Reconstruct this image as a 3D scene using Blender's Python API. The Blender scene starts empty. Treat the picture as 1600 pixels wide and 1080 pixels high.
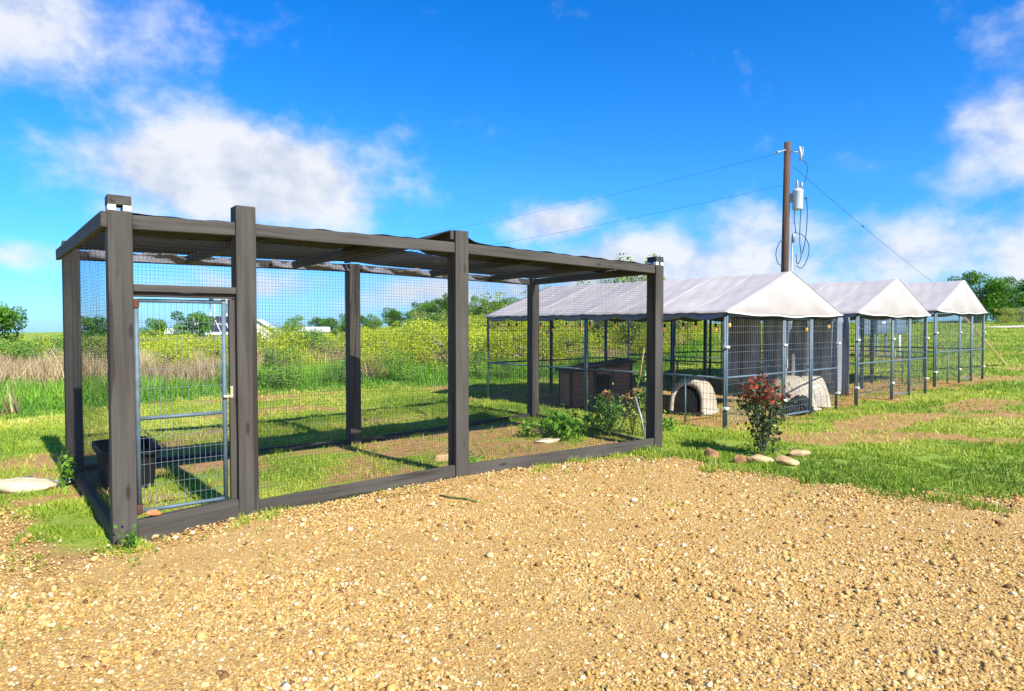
import bpy, math, random
import numpy as np
from mathutils import Vector, Matrix

random.seed(7)
RNG = np.random.default_rng(11)
scene = bpy.context.scene
col = scene.collection
R = math.radians

# ------------------------------------------------------------------ camera
cam_data = bpy.data.cameras.new('camera')
cam = bpy.data.objects.new('camera', cam_data)
col.objects.link(cam)
cam_data.sensor_width = 36.0
cam_data.lens = 22.63
cam_data.clip_start = 0.05
cam_data.clip_end = 3000
cam.location = (0, 0, 1.55)
cam.rotation_euler = (R(90 - 1.71), 0, 0)
scene.camera = cam

# ------------------------------------------------------------------ light
SUN_AZ, SUN_EL = R(40), R(40.5)      # sun stands behind the camera to the right
sun_dir = Vector((math.sin(SUN_AZ) * math.cos(SUN_EL), -math.cos(SUN_AZ) * math.cos(SUN_EL), math.sin(SUN_EL)))
sd = bpy.data.lights.new('sun', 'SUN')
sd.energy = 4.6
sd.angle = R(0.53)
sd.color = (1.0, 0.95, 0.86)
sun = bpy.data.objects.new('sun', sd)
col.objects.link(sun)
sun.rotation_euler = sun_dir.to_track_quat('Z', 'Y').to_euler()
scene.view_settings.view_transform = 'Standard'
scene.view_settings.look = 'None'
scene.view_settings.gamma = 1.0
scene.view_settings.use_curve_mapping = False
scene.view_settings.exposure = 0.95
scene.cycles.max_bounces = 8
scene.cycles.transparent_max_bounces = 8


def N(nt, typ, **kw):
    n = nt.nodes.new(typ)
    for k, v in kw.items():
        setattr(n, k, v)
    return n


def math_node(nt, op, a, b=None, c=None, clamp=False):
    n = N(nt, 'ShaderNodeMath', operation=op, use_clamp=clamp)
    for i, x in enumerate((a, b, c)):
        if x is None:
            continue
        if isinstance(x, (int, float)):
            n.inputs[i].default_value = x
        else:
            nt.links.new(x, n.inputs[i])
    return n.outputs[0]


def build_world():
    w = bpy.data.worlds.new('World')
    scene.world = w
    w.use_nodes = True
    nt = w.node_tree
    nt.nodes.clear()
    out = N(nt, 'ShaderNodeOutputWorld')
    bg = N(nt, 'ShaderNodeBackground')
    bg.inputs['Strength'].default_value = 0.095
    nt.links.new(bg.outputs[0], out.inputs[0])
    sky = N(nt, 'ShaderNodeTexSky', sky_type='NISHITA')
    sky.sun_disc = False
    sky.sun_elevation = SUN_EL
    sky.sun_rotation = math.pi - SUN_AZ
    sky.altitude = 150
    sky.air_density = 1.0
    sky.dust_density = 0.25
    sky.ozone_density = 2.2
    hs = N(nt, 'ShaderNodeHueSaturation')
    hs.inputs['Hue'].default_value = 0.492
    hs.inputs['Saturation'].default_value = 1.28
    hs.inputs['Value'].default_value = 1.0
    nt.links.new(sky.outputs[0], hs.inputs['Color'])
    tint = N(nt, 'ShaderNodeMix', data_type='RGBA', blend_type='MULTIPLY')
    tint.inputs[0].default_value = 1.0
    nt.links.new(hs.outputs[0], tint.inputs[6])
    geo = N(nt, 'ShaderNodeTexCoord')
    sep = N(nt, 'ShaderNodeSeparateXYZ')
    nt.links.new(geo.outputs['Generated'], sep.inputs[0])
    x, y, z = sep.outputs
    az = math_node(nt, 'MULTIPLY', math_node(nt, 'ARCTAN2', x, y), 57.2958)
    el = math_node(nt, 'MULTIPLY', math_node(nt, 'ARCSINE', z), 57.2958)
    elr = N(nt, 'ShaderNodeMapRange')
    elr.inputs['From Min'].default_value = 0
    elr.inputs['From Max'].default_value = 40
    nt.links.new(el, elr.inputs['Value'])
    tr = N(nt, 'ShaderNodeValToRGB')
    e_ = tr.color_ramp.elements
    e_[0].position, e_[0].color = 0, (.28, .60, 1.30, 1)
    e_[1].position, e_[1].color = .30, (.31, .77, 1.27, 1)
    e2 = e_.new(.65)
    e2.color = (.12, .74, 1.30, 1)
    nt.links.new(elr.outputs[0], tr.inputs[0])
    nt.links.new(tr.outputs[0], tint.inputs[7])
    # cloud texture lives on the sky dome: broad billows and fine wisps
    cmb = N(nt, 'ShaderNodeCombineXYZ')
    nt.links.new(math_node(nt, 'MULTIPLY', az, 0.058), cmb.inputs[0])
    nt.links.new(math_node(nt, 'MULTIPLY', el, 0.076), cmb.inputs[1])
    n1 = N(nt, 'ShaderNodeTexNoise')
    n1.inputs['Scale'].default_value = 2.9
    n1.inputs['Detail'].default_value = 11
    n1.inputs['Roughness'].default_value = 0.55
    n1.inputs['Distortion'].default_value = 0.08
    nt.links.new(cmb.outputs[0], n1.inputs['Vector'])
    n2 = N(nt, 'ShaderNodeTexNoise')
    n2.inputs['Scale'].default_value = 1.9
    n2.inputs['Detail'].default_value = 5
    nt.links.new(geo.outputs['Generated'], n2.inputs['Vector'])
    # where the cloud banks stand: azimuth, elevation, half width, half height, weight
    banks = [(-23, 12.0, 12.5, 4.6, 1.25), (-29, 14.6, 8, 5.5, .55), (-18, 10.2, 9.0, 3.2, .8),
             (-37, 21.0, 15, 6.5, .60), (-30, 18.0, 10, 6, .35),
             (37.5, 13.5, 6.0, 6.0, .58), (38, 19.5, 4, 3.5, .36), (30, 13, 12, 4, .10),
             (3.6, 9.0, 5.5, 2.4, .85), (10, 5.5, 10, 3.8, .85), (20, 7.5, 8.0, 3.6, .62), (17, 5.0, 16, 4.5, .75),
             (31, 5.5, 12, 4.0, .66), (40, 5.0, 8, 4.4, .74), (-4, 3.0, 20, 2.2, .6), (-20, 3.4, 13, 2.0, .55),
             (-39, 5.0, 9, 1.6, .6), (-3.5, 16.5, 4, 1.6, .12),
             (75, 17, 22, 8, .7), (-85, 14, 24, 8, .75), (-150, 20, 30, 9, .7), (150, 12, 30, 7, .7), (110, 30, 18, 8, .5)]
    total = None
    for a, e, ra, re, wgt in banks:
        da = math_node(nt, 'DIVIDE', math_node(nt, 'SUBTRACT', az, a), ra)
        de = math_node(nt, 'DIVIDE', math_node(nt, 'SUBTRACT', el, e), re)
        d2 = math_node(nt, 'ADD', math_node(nt, 'MULTIPLY', da, da), math_node(nt, 'MULTIPLY', de, de))
        b = math_node(nt, 'MULTIPLY', math_node(nt, 'POWER', 2.71828, math_node(nt, 'MULTIPLY', d2, -1.2)), wgt)
        total = b if total is None else math_node(nt, 'MAXIMUM', total, b)
    nn = math_node(nt, 'MULTIPLY', math_node(nt, 'SUBTRACT', n1.outputs['Fac'], 0.5), 1.25)
    nn2 = math_node(nt, 'MULTIPLY', math_node(nt, 'SUBTRACT', n2.outputs['Fac'], 0.5), 0.35)
    dens = math_node(nt, 'ADD', math_node(nt, 'ADD', total, nn), nn2)
    mr = N(nt, 'ShaderNodeMapRange', interpolation_type='SMOOTHSTEP')
    mr.inputs['From Min'].default_value = 0.16
    mr.inputs['From Max'].default_value = 0.80
    mr.inputs['To Max'].default_value = 0.95
    nt.links.new(dens, mr.inputs['Value'])
    # thick cloud is greyer underneath, thin edges glow
    shade = N(nt, 'ShaderNodeValToRGB')
    shade.color_ramp.elements[0].position = 0.34
    shade.color_ramp.elements[0].color = (3.0, 3.4, 4.15, 1)
    shade.color_ramp.elements[1].position = 0.56
    shade.color_ramp.elements[1].color = (5.0, 5.1, 5.3, 1)
    nt.links.new(n1.outputs['Fac'], shade.inputs[0])
    mix = N(nt, 'ShaderNodeMix', data_type='RGBA')
    nt.links.new(mr.outputs[0], mix.inputs[0])
    nt.links.new(tint.outputs[2], mix.inputs[6])
    nt.links.new(shade.outputs[0], mix.inputs[7])
    nt.links.new(mix.outputs[2], bg.inputs['Color'])


build_world()


# ------------------------------------------------------------------ noise and terrain (numpy)
def hash2(i, j, seed):
    h = (i.astype(np.int64) * 374761393 + j.astype(np.int64) * 668265263 + seed * 974711) & 0x7fffffff
    h = ((h ^ (h >> 13)) * 1274126177) & 0x7fffffff
    return ((h ^ (h >> 16)) & 0xffff) / 65535.0


def vnoise(x, y, s=1.0, seed=0):
    x = np.asarray(x, float) / s
    y = np.asarray(y, float) / s
    i, j = np.floor(x), np.floor(y)
    u, v = x - i, y - j
    u = u * u * (3 - 2 * u)
    v = v * v * (3 - 2 * v)
    a, b = hash2(i, j, seed), hash2(i + 1, j, seed)
    c, d = hash2(i, j + 1, seed), hash2(i + 1, j + 1, seed)
    return (a * (1 - u) + b * u) * (1 - v) + (c * (1 - u) + d * u) * v


def fbm(x, y, s=1.0, seed=0, o=4):
    t, a, n = 0, 1.0, 0
    for k in range(o):
        t = t + a * vnoise(x, y, s / 2 ** k, seed + 17 * k)
        n += a
        a *= .55
    return t / n


def sstep(a, b, x):
    t = np.clip((np.asarray(x, float) - a) / (b - a), 0, 1)
    return t * t * (3 - 2 * t)


def gauss(x, y, cx, cy, r):
    return np.exp(-((x - cx) ** 2 + (y - cy) ** 2) / (r * r))


U = np.array((.777, .63))        # direction of the pen front and of the kennel row
Vd = np.array((-.63, .777))


def T(x, y):
    """terrain height"""
    x = np.asarray(x, float)
    y = np.asarray(y, float)
    u = x * .777 + y * .63
    z = 0.042 * np.clip(u - 18, 0, 46) * sstep(17, 24, u)
    z = z + .07 * gauss(x, y, -.6, 6.2, 1.5) + .04 * gauss(x, y, -2.0, 5.0, .7)
    dd = np.hypot(x, y)
    z = z - .028 * np.clip(dd - 24, 0, 420) * sstep(-.08, -.42, x / np.maximum(y, 1.))
    far = sstep(3, 14, np.hypot(x, y - 6))
    z = z + (fbm(x, y, 5.0, 3, 3) - .5) * .14 * far + (fbm(x, y, .9, 5, 3) - .5) * .03
    return z


def Tz(x, y):
    return float(T(np.array([x]), np.array([y]))[0])


GX = np.array([-14, -9, -7, -5.2, -4.28, -3.45, -3.05, -2.55, -2.0, -.45, 1.75, 2.15, 2.8, 3.5, 4.5, 6, 8, 12, 20.])
GY = np.array([8.0, 7.0, 6.3, 5.7, 5.25, 4.5, 4.12, 4.40, 5.12, 6.40, 7.55, 6.95, 6.35, 5.85, 5.62, 5.3, 4.9, 4.2, 3.5])


def gravel_edge(x):
    e = np.interp(x, GX, GY) + (fbm(x, x * 0 + 3.3, .5, 31, 3) - .5) * .38
    board = 4.544 + .792 * (x + 2.764) - .10
    return np.where((x > -2.85) & (x < 1.9), np.minimum(e, board), e)


MX = np.array([-60, -30, -14, -8.5, -5.8, -.7, 4, 9, 14, 22, 40, 80.])
MY = np.array([6, 7.5, 9.4, 10.9, 14.4, 17.4, 21, 29, 44, 75, 120, 200.])


def meadow_edge(x):
    return np.interp(x, MX, MY) + (fbm(x, x * 0 + 9.1, 1.6, 41, 3) - .5) * 1.2


def rot_ell(x, y, cx, cy, ra, rb, ang):
    c, s = math.cos(ang), math.sin(ang)
    dx, dy = x - cx, y - cy
    a, b = (dx * c + dy * s) / ra, (-dx * s + dy * c) / rb
    return 1 - np.sqrt(a * a + b * b)


PEN = dict(P0=(-2.764, 4.544), P1=(-2.105, 5.066), P2=(-.528, 6.315), P3=(1.812, 8.168),
           B0=(-4.645, 6.80), B1=(-2.08, 8.42), B2=(.36, 11.0))
K1 = np.array((3.188, 9.588))
KS = np.array((-.682, .731))     # direction of the kennel side walls
KW, KD = 3.62, 5.44


def dirt_mask(x, y):
    """0..1: bare reddish earth"""
    m = np.full(np.shape(x), -1.0)
    ua = math.atan2(.63, .777)
    for e in [(4.9, 8.95, 1.9, .5, .12), (6.3, 10.6, 1.9, .62, ua), (6.6, 8.7, 1.4, .28, -.25), (9.2, 12.6, 2.0, .5, ua),
              (10.5, 11.0, 2.0, .4, .3), (12.8, 14.0, 2.2, .35, .5), (8.0, 8.9, .8, .2, 0),
              (-4.05, 5.75, .42, .2, .5), (-.6, 16.0, 1.6, .4, .1), (-5.0, 14.0, 1.6, .35, .7)]:
        m = np.maximum(m, rot_ell(x, y, *e) * 1.3)
    # kennel floors
    du, dv = x - K1[0], y - K1[1]
    det = U[0] * KS[1] - U[1] * KS[0]
    a = (du * KS[1] - dv * KS[0]) / det
    b = (U[0] * dv - U[1] * du) / det
    k = np.minimum(np.minimum(a + .1, 12.3 - a), np.minimum(b + .15, 6.4 - b))
    m = np.maximum(m, np.clip(k, -1, .55) * .85)
    # pen floor
    dx, dy = x - PEN['P0'][0], y - PEN['P0'][1]
    a = dx * .784 + dy * .621
    b = -dx * .621 + dy * .784
    k = np.minimum(np.minimum(a, 5.9 - a), np.minimum(b, 2.9 - b))
    m = np.maximum(m, np.where(k > 0, .02 + .30 * sstep(1.0, 4.0, a) + .25 * np.exp(-((b - 2.3) / .5) ** 2) + .1 * np.exp(-((b - .3) / .25) ** 2), -1))
    n = fbm(x, y, .8, 51, 4) - .5
    n2 = fbm(x, y, .22, 57, 3) - .5
    w = (fbm(x, y, 2.2, 53, 4) - .66) * 1.8
    return sstep(-.08, .35, np.maximum(m, w) + n * 1.2 + n2 * .5)


# ------------------------------------------------------------------ materials
MATS = {}


def base_mat(name, rough=.8, metallic=0., spec=.3):
    m = bpy.data.materials.new(name)
    m.use_nodes = True
    nt = m.node_tree
    b = nt.nodes['Principled BSDF']
    b.inputs['Roughness'].default_value = rough
    b.inputs['Metallic'].default_value = metallic
    b.inputs['Specular IOR Level'].default_value = spec
    MATS[name] = m
    return m, nt, b


def ramp(nt, fac, stops):
    r = N(nt, 'ShaderNodeValToRGB')
    e = r.color_ramp.elements
    while len(e) < len(stops):
        e.new(.5)
    for i, (p, c) in enumerate(stops):
        e[i].position = p
        e[i].color = (*c, 1)
    nt.links.new(fac, r.inputs[0])
    return r.outputs[0]


def noise_fac(nt, scale, detail=4, stretch=(1, 1, 1), coord='Object', rough=.55, dist=0.):
    tc = N(nt, 'ShaderNodeTexCoord')
    mp = N(nt, 'ShaderNodeMapping')
    mp.inputs['Scale'].default_value = stretch
    nt.links.new(tc.outputs[coord], mp.inputs[0])
    n = N(nt, 'ShaderNodeTexNoise')
    n.inputs['Scale'].default_value = scale
    n.inputs['Detail'].default_value = detail
    n.inputs['Roughness'].default_value = rough
    n.inputs['Distortion'].default_value = dist
    nt.links.new(mp.outputs[0], n.inputs['Vector'])
    return n.outputs['Fac']


def add_bump(nt, b, fac, strength=.3, dist=.01):
    bp = N(nt, 'ShaderNodeBump')
    bp.inputs['Strength'].default_value = strength
    bp.inputs['Distance'].default_value = dist
    nt.links.new(fac, bp.inputs['Height'])
    nt.links.new(bp.outputs[0], b.inputs['Normal'])


def simple(name, c1, c2, scale=6., rough=.7, metallic=0., stretch=(1, 1, 1), bump=.2, bdist=.005, spec=.3, detail=5):
    m, nt, b = base_mat(name, rough, metallic, spec)
    f = noise_fac(nt, scale, detail, stretch)
    nt.links.new(ramp(nt, f, [(.3, c1), (.7, c2)]), b.inputs['Base Color'])
    if bump:
        add_bump(nt, b, f, bump, bdist)
    return m


def mixc(nt, fac, a, b, blend='MIX'):
    n = N(nt, 'ShaderNodeMix', data_type='RGBA', blend_type=blend)
    for i, v in ((0, fac), (6, a), (7, b)):
        if isinstance(v, (int, float)):
            n.inputs[i].default_value = v
        elif isinstance(v, tuple):
            n.inputs[i].default_value = (*v, 1)
        else:
            nt.links.new(v, n.inputs[i])
    return n.outputs[2]


def timber_mat():
    m, nt, b = base_mat('grey_stained_timber', .72, 0, .25)
    tc = N(nt, 'ShaderNodeTexCoord')
    oi = N(nt, 'ShaderNodeObjectInfo')
    off = N(nt, 'ShaderNodeVectorMath', operation='MULTIPLY_ADD')
    nt.links.new(tc.outputs['Object'], off.inputs[0])
    off.inputs[1].default_value = (1, 1, 1)
    cmb = N(nt, 'ShaderNodeCombineXYZ')
    nt.links.new(math_node(nt, 'MULTIPLY', oi.outputs['Random'], 40.), cmb.inputs[0])
    nt.links.new(math_node(nt, 'MULTIPLY', oi.outputs['Random'], 17.), cmb.inputs[1])
    nt.links.new(cmb.outputs[0], off.inputs[2])

    def nz(scale, stretch, detail=5, dist=0.):
        mp = N(nt, 'ShaderNodeMapping')
        mp.inputs['Scale'].default_value = stretch
        nt.links.new(off.outputs[0], mp.inputs[0])
        n = N(nt, 'ShaderNodeTexNoise')
        n.inputs['Scale'].default_value = scale
        n.inputs['Detail'].default_value = detail
        n.inputs['Distortion'].default_value = dist
        nt.links.new(mp.outputs[0], n.inputs['Vector'])
        return n.outputs['Fac']
    grain = nz(26, (.05, 1, 1), 6, .6)
    blot = nz(2.2, (.5, 1, 1), 4)
    c = ramp(nt, grain, [(.25, (.034, .029, .023)), (.48, (.057, .050, .041)), (.78, (.083, .074, .062))])
    c2 = mixc(nt, math_node(nt, 'MULTIPLY', math_node(nt, 'SUBTRACT', blot, .42, None, True), 1.6, None, True), c, (.102, .092, .078))
    # knots and checks in the boards
    mp = N(nt, 'ShaderNodeMapping')
    mp.inputs['Scale'].default_value = (2.2, 7, 7)
    nt.links.new(off.outputs[0], mp.inputs[0])
    vo = N(nt, 'ShaderNodeTexVoronoi')
    vo.inputs['Scale'].default_value = 1.0
    nt.links.new(mp.outputs[0], vo.inputs['Vector'])
    kn = N(nt, 'ShaderNodeMapRange')
    kn.inputs['From Min'].default_value = .07
    kn.inputs['From Max'].default_value = .15
    kn.inputs['To Min'].default_value = .8
    kn.inputs['To Max'].default_value = 0
    nt.links.new(vo.outputs['Distance'], kn.inputs['Value'])
    chk = N(nt, 'ShaderNodeMapRange')
    chk.inputs['From Min'].default_value = .62
    chk.inputs['From Max'].default_value = .66
    chk.inputs['To Max'].default_value = .75
    nt.links.new(nz(9, (.045, 1, 1), 3, .4), chk.inputs['Value'])
    dark = math_node(nt, 'MAXIMUM', kn.outputs[0], chk.outputs[0])
    c3 = mixc(nt, dark, c2, (.022, .014, .010))
    nt.links.new(c3, b.inputs['Base Color'])
    add_bump(nt, b, math_node(nt, 'SUBTRACT', grain, math_node(nt, 'MULTIPLY', dark, .7)), .45, .004)
    return m


def leaf_mat(name, stops, trans=.35, rough=.55, k=(1., 1., 1.)):
    stops = [(p, tuple(min(.8, c * f) for c, f in zip(cc, k))) for p, cc in stops]
    m = bpy.data.materials.new(name)
    m.use_nodes = True
    nt = m.node_tree
    nt.nodes.clear()
    out = N(nt, 'ShaderNodeOutputMaterial')
    at = N(nt, 'ShaderNodeAttribute', attribute_name='v')
    c = ramp(nt, at.outputs['Fac'], stops)
    d = N(nt, 'ShaderNodeBsdfPrincipled')
    d.inputs['Roughness'].default_value = rough
    d.inputs['Specular IOR Level'].default_value = .25
    t = N(nt, 'ShaderNodeBsdfTranslucent')
    mx = N(nt, 'ShaderNodeMixShader')
    mx.inputs[0].default_value = trans
    nt.links.new(c, d.inputs['Base Color'])
    nt.links.new(c, t.inputs[0])
    nt.links.new(d.outputs[0], mx.inputs[1])
    nt.links.new(t.outputs[0], mx.inputs[2])
    nt.links.new(mx.outputs[0], out.inputs[0])
    MATS[name] = m
    return m


def ground_mat():
    m, nt, b = base_mat('lawn_and_earth', .95, 0, .1)
    at = N(nt, 'ShaderNodeAttribute', attribute_name='dirt')
    g1 = noise_fac(nt, 1.1, 6)
    g2 = noise_fac(nt, 24, 5)
    lawn = ramp(nt, g1, [(.3, (.15, .235, .032)), (.5, (.225, .315, .042)), (.72, (.32, .375, .065))])
    lawn = mixc(nt, .5, lawn, ramp(nt, g2, [(.3, (.12, .20, .02)), (.7, (.40, .46, .07))]))
    d1 = noise_fac(nt, 5, 6)
    d2 = noise_fac(nt, 60, 4)
    earth = ramp(nt, d1, [(.3, (.33, .165, .06)), (.55, (.46, .255, .10)), (.75, (.54, .34, .155))])
    earth = mixc(nt, .45, earth, ramp(nt, d2, [(.3, (.22, .11, .045)), (.7, (.54, .34, .16))]))
    f = math_node(nt, 'ADD', at.outputs['Fac'], math_node(nt, 'MULTIPLY', math_node(nt, 'SUBTRACT', g2, .5), .7), None, True)
    nt.links.new(mixc(nt, f, lawn, earth), b.inputs['Base Color'])
    add_bump(nt, b, math_node(nt, 'ADD', g2, d2), .7, .03)
    return m


def gravel_mat():
    m, nt, b = base_mat('sandy_gravel', .95, 0, .15)
    n1 = noise_fac(nt, .8, 7, rough=.62)
    n3 = noise_fac(nt, 150, 4, rough=.7)
    tc = N(nt, 'ShaderNodeTexCoord')
    cells = []
    for sc, sd_ in ((62, 0), (135, 1)):
        vo = N(nt, 'ShaderNodeTexVoronoi')
        vo.inputs['Scale'].default_value = sc
        nt.links.new(tc.outputs['Object'], vo.inputs['Vector'])
        sp = N(nt, 'ShaderNodeSeparateColor')
        nt.links.new(vo.outputs['Color'], sp.inputs[0])
        cells.append((vo.outputs['Distance'], sp.outputs[0]))
    c = ramp(nt, n1, [(.32, (.36, .195, .05)), (.5, (.48, .295, .09)), (.66, (.60, .42, .175))])
    peb = [(0, (.24, .125, .034)), (.35, (.42, .245, .065)), (.7, (.53, .335, .11)), (.93, (.63, .44, .185)), (1, (.74, .60, .38))]
    c = mixc(nt, .55, c, ramp(nt, cells[0][1], peb))
    c = mixc(nt, .45, c, ramp(nt, cells[1][1], peb))
    c = mixc(nt, .25, c, ramp(nt, n3, [(.3, (.26, .13, .04)), (.7, (.66, .44, .17))]))
    nt.links.new(c, b.inputs['Base Color'])
    hgt = math_node(nt, 'ADD', math_node(nt, 'MULTIPLY', cells[0][0], -1.0), math_node(nt, 'MULTIPLY', cells[1][0], -.5))
    add_bump(nt, b, math_node(nt, 'ADD', hgt, math_node(nt, 'MULTIPLY', n3, .9)), .8, .008)
    return m


def stone_mat(name, stops, nscale=40):
    m, nt, b = base_mat(name, .85, 0, .25)
    at = N(nt, 'ShaderNodeAttribute', attribute_name='v')
    n = noise_fac(nt, nscale, 4)
    f = math_node(nt, 'ADD', at.outputs['Fac'], math_node(nt, 'MULTIPLY', math_node(nt, 'SUBTRACT', n, .5), .3), None, True)
    nt.links.new(ramp(nt, f, stops), b.inputs['Base Color'])
    add_bump(nt, b, n, .35, .006)
    return m


TIMBER = timber_mat()
GROUND = ground_mat()
GRAVEL = gravel_mat()
STONE = stone_mat('gravel_stone', [(0, (.15, .075, .03)), (.22, (.38, .208, .056)), (.6, (.51, .32, .098)), (.86, (.63, .455, .205)), (1, (.74, .66, .50))])
ROCK = simple('limestone_rock', (.40, .24, .10), (.62, .45, .25), 7, .9, bump=.6, bdist=.02)
ROCKR = simple('reddish_rock', (.16, .07, .035), (.46, .25, .11), 9, .9, bump=.7, bdist=.02)
ROCKW = simple('pale_rock', (.42, .35, .21), (.60, .52, .36), 6, .9, bump=.5, bdist=.02)
STEEL = simple('blue_grey_steel', (.085, .125, .15), (.135, .185, .215), 14, .55, .1, bump=.05)
WIRE = simple('galvanised_wire', (.13, .165, .19), (.20, .235, .26), 30, .5, .15, bump=0)
BLACKWIRE = simple('black_coated_wire', (.012, .014, .017), (.026, .028, .032), 30, .55, 0, bump=0)
NET = simple('black_netting', (.012, .013, .012), (.024, .025, .022), 30, .8, 0, bump=0)
SHADECLOTH = simple('black_shade_cloth', (.018, .019, .017), (.04, .04, .036), 9, .9, 0, bump=.3)
GREYCLOTH = simple('grey_cloth', (.15, .15, .165), (.24, .235, .255), 5, .85, 0, bump=.3, bdist=.01)
CANVAS = simple('white_canvas', (.385, .345, .32), (.455, .41, .385), 2.2, .75, 0, bump=.35, bdist=.02)
TRIM = simple('white_trim_rope', (.72, .70, .66), (.82, .80, .77), 20, .7, 0, bump=.1)
VALANCE = simple('dark_grey_valance', (.16, .165, .19), (.24, .24, .27), 8, .8, 0, bump=.2)  # dark grey valance cloth
TARP = simple('grey_tarp', (.06, .062, .07), (.46, .45, .46), 1.6, .8, 0, stretch=(3, 3, .4), bump=.5, bdist=.03)
TAN = simple('tan_plastic', (.37, .315, .235), (.46, .40, .305), 5, .55, 0, bump=.15)
BLACKP = simple('black_plastic', (.008, .0085, .009), (.022, .022, .024), 5, .62, 0, bump=.2, spec=.15)
DARK = simple('interior_shade', (.006, .006, .006), (.012, .012, .012), 5, .9, 0, bump=0)  # near-black colour paints the shade inside the dog houses
BROWN = simple('brown_siding', (.34, .135, .075), (.47, .21, .13), 16, .8, 0, stretch=(1, 1, 9), bump=.4)
DKTRIM = simple('dark_roof_felt', (.03, .035, .04), (.06, .065, .07), 20, .85, 0, bump=.3)
POLE = simple('creosoted_pole', (.055, .030, .019), (.14, .082, .054), 12, .85, 0, stretch=(3, 3, .12), bump=.5, bdist=.01)
POLEGREY = simple('weathered_metal', (.28, .29, .30), (.42, .43, .44), 10, .5, .4, bump=.1)
TANKMAT = simple('pale_grey_enamel', (.44, .47, .48), (.54, .57, .57), 5, .4, 0, bump=.05)
CABLE = simple('black_cable', (.018, .019, .022), (.035, .036, .04), 10, .6, 0, bump=0)
PINE = simple('raw_pine', (.68, .50, .22), (.78, .62, .32), 8, .7, 0, stretch=(.2, 3, 3), bump=.2)
BAMBOO = simple('bamboo', (.42, .24, .09), (.58, .37, .15), 20, .6, 0, bump=.2)
BARK = simple('grey_bark', (.10, .085, .068), (.20, .175, .14), 14, .9, 0, stretch=(2, 2, .4), bump=.6, bdist=.02)
PALEBARK = simple('pale_dry_twigs', (.30, .26, .21), (.48, .43, .36), 14, .9, 0, bump=.4)
STEM = simple('green_stem', (.07, .10, .03), (.14, .16, .05), 14, .8, 0, bump=.2)
AMBER = simple('amber_glass', (.75, .36, .05), (.85, .50, .12), 10, .15, 0, bump=0, spec=.6)
AMBER.node_tree.nodes['Principled BSDF'].inputs['Emission Color'].default_value = (1, .42, .06, 1)
AMBER.node_tree.nodes['Principled BSDF'].inputs['Emission Strength'].default_value = .2
WALLW = simple('cream_wall', (.70, .69, .62), (.80, .79, .73), 3, .8, 0, bump=.1)
ROOFW = simple('white_metal_roof', (.66, .68, .70), (.78, .80, .81), 3, .5, 0, bump=.05)
PANEL = simple('dark_solar_panel', (.022, .026, .05), (.05, .055, .09), 3, .25, 0, bump=0, spec=.5)
GREYBOX = simple('blue_grey_cabinet', (.13, .20, .27), (.19, .27, .35), 4, .55, .1, bump=.1)
WHITEP = simple('white_paint', (.70, .71, .70), (.80, .81, .80), 8, .6, 0, bump=.05)
BRASS = simple('tarnished_brass', (.50, .42, .24), (.66, .58, .38), 20, .45, .5, bump=0)
TERRA = simple('terracotta', (.50, .17, .06), (.60, .24, .10), 20, .85, 0, bump=.4)
WINDOW = simple('window_glass', (.05, .07, .09), (.10, .12, .14), 3, .1, 0, bump=0, spec=.6)
SAND = simple('pale_sand', (.62, .50, .37), (.74, .62, .49), 3, .95, 0, bump=.5, bdist=.03)

GRASS = leaf_mat('grass_blade', [(0, (.055, .115, .012)), (.45, (.13, .215, .018)), (.8, (.225, .285, .03)), (1, (.40, .37, .11))], .3, k=(1.95, 1.75, 1.9))
WEED = leaf_mat('meadow_weed', [(0, (.04, .095, .02)), (.5, (.10, .195, .03)), (.85, (.19, .265, .04)), (1, (.32, .32, .10))], .3, k=(1.75, 1.95, 1.3))
DRY = leaf_mat('dry_grass', [(0, (.16, .095, .06)), (.4, (.32, .22, .135)), (.75, (.46, .36, .22)), (1, (.30, .30, .07))], .25, k=(1.6, 1.75, 1.5))
SHRUBY = leaf_mat('yellow_green_leaf', [(0, (.17, .21, .022)), (.4, (.24, .285, .026)), (.8, (.36, .385, .03)), (1, (.44, .42, .07))], .5, k=(2.15, 2.15, 2.0))
SHRUBG = leaf_mat('fresh_green_leaf', [(0, (.03, .075, .02)), (.5, (.085, .165, .035)), (1, (.19, .27, .07))], .35, k=(2.1, 2.1, 1.6))
SHRUBO = leaf_mat('olive_leaf', [(0, (.09, .09, .03)), (.5, (.19, .20, .05)), (1, (.33, .32, .11))], .35, k=(2.0, 2.15, 1.7))
TREEG = leaf_mat('tree_leaf', [(0, (.018, .05, .010)), (.5, (.05, .125, .015)), (1, (.12, .215, .03))], .35, k=(2.1, 2.1, 1.3))
TREEY = leaf_mat('spring_tree_leaf', [(0, (.09, .13, .02)), (.5, (.22, .28, .03)), (1, (.38, .42, .09))], .45, k=(1.5, 1.55, 1.2))
ROSER = leaf_mat('red_rose_leaf', [(0, (.17, .022, .018)), (.5, (.40, .05, .028)), (1, (.55, .13, .07))], .35, k=(1.0, 1.0, 1.0))
ROSEG = leaf_mat('rose_leaf', [(0, (.022, .045, .016)), (.5, (.06, .10, .03)), (1, (.17, .21, .07))], .3)
PLANTG = leaf_mat('bright_leaf', [(0, (.04, .13, .010)), (.5, (.10, .27, .018)), (1, (.22, .40, .04))], .35)
PEACH = leaf_mat('peach_bloom', [(0, (.60, .26, .09)), (.5, (.66, .33, .16)), (1, (.70, .22, .14))], .3)


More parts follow.
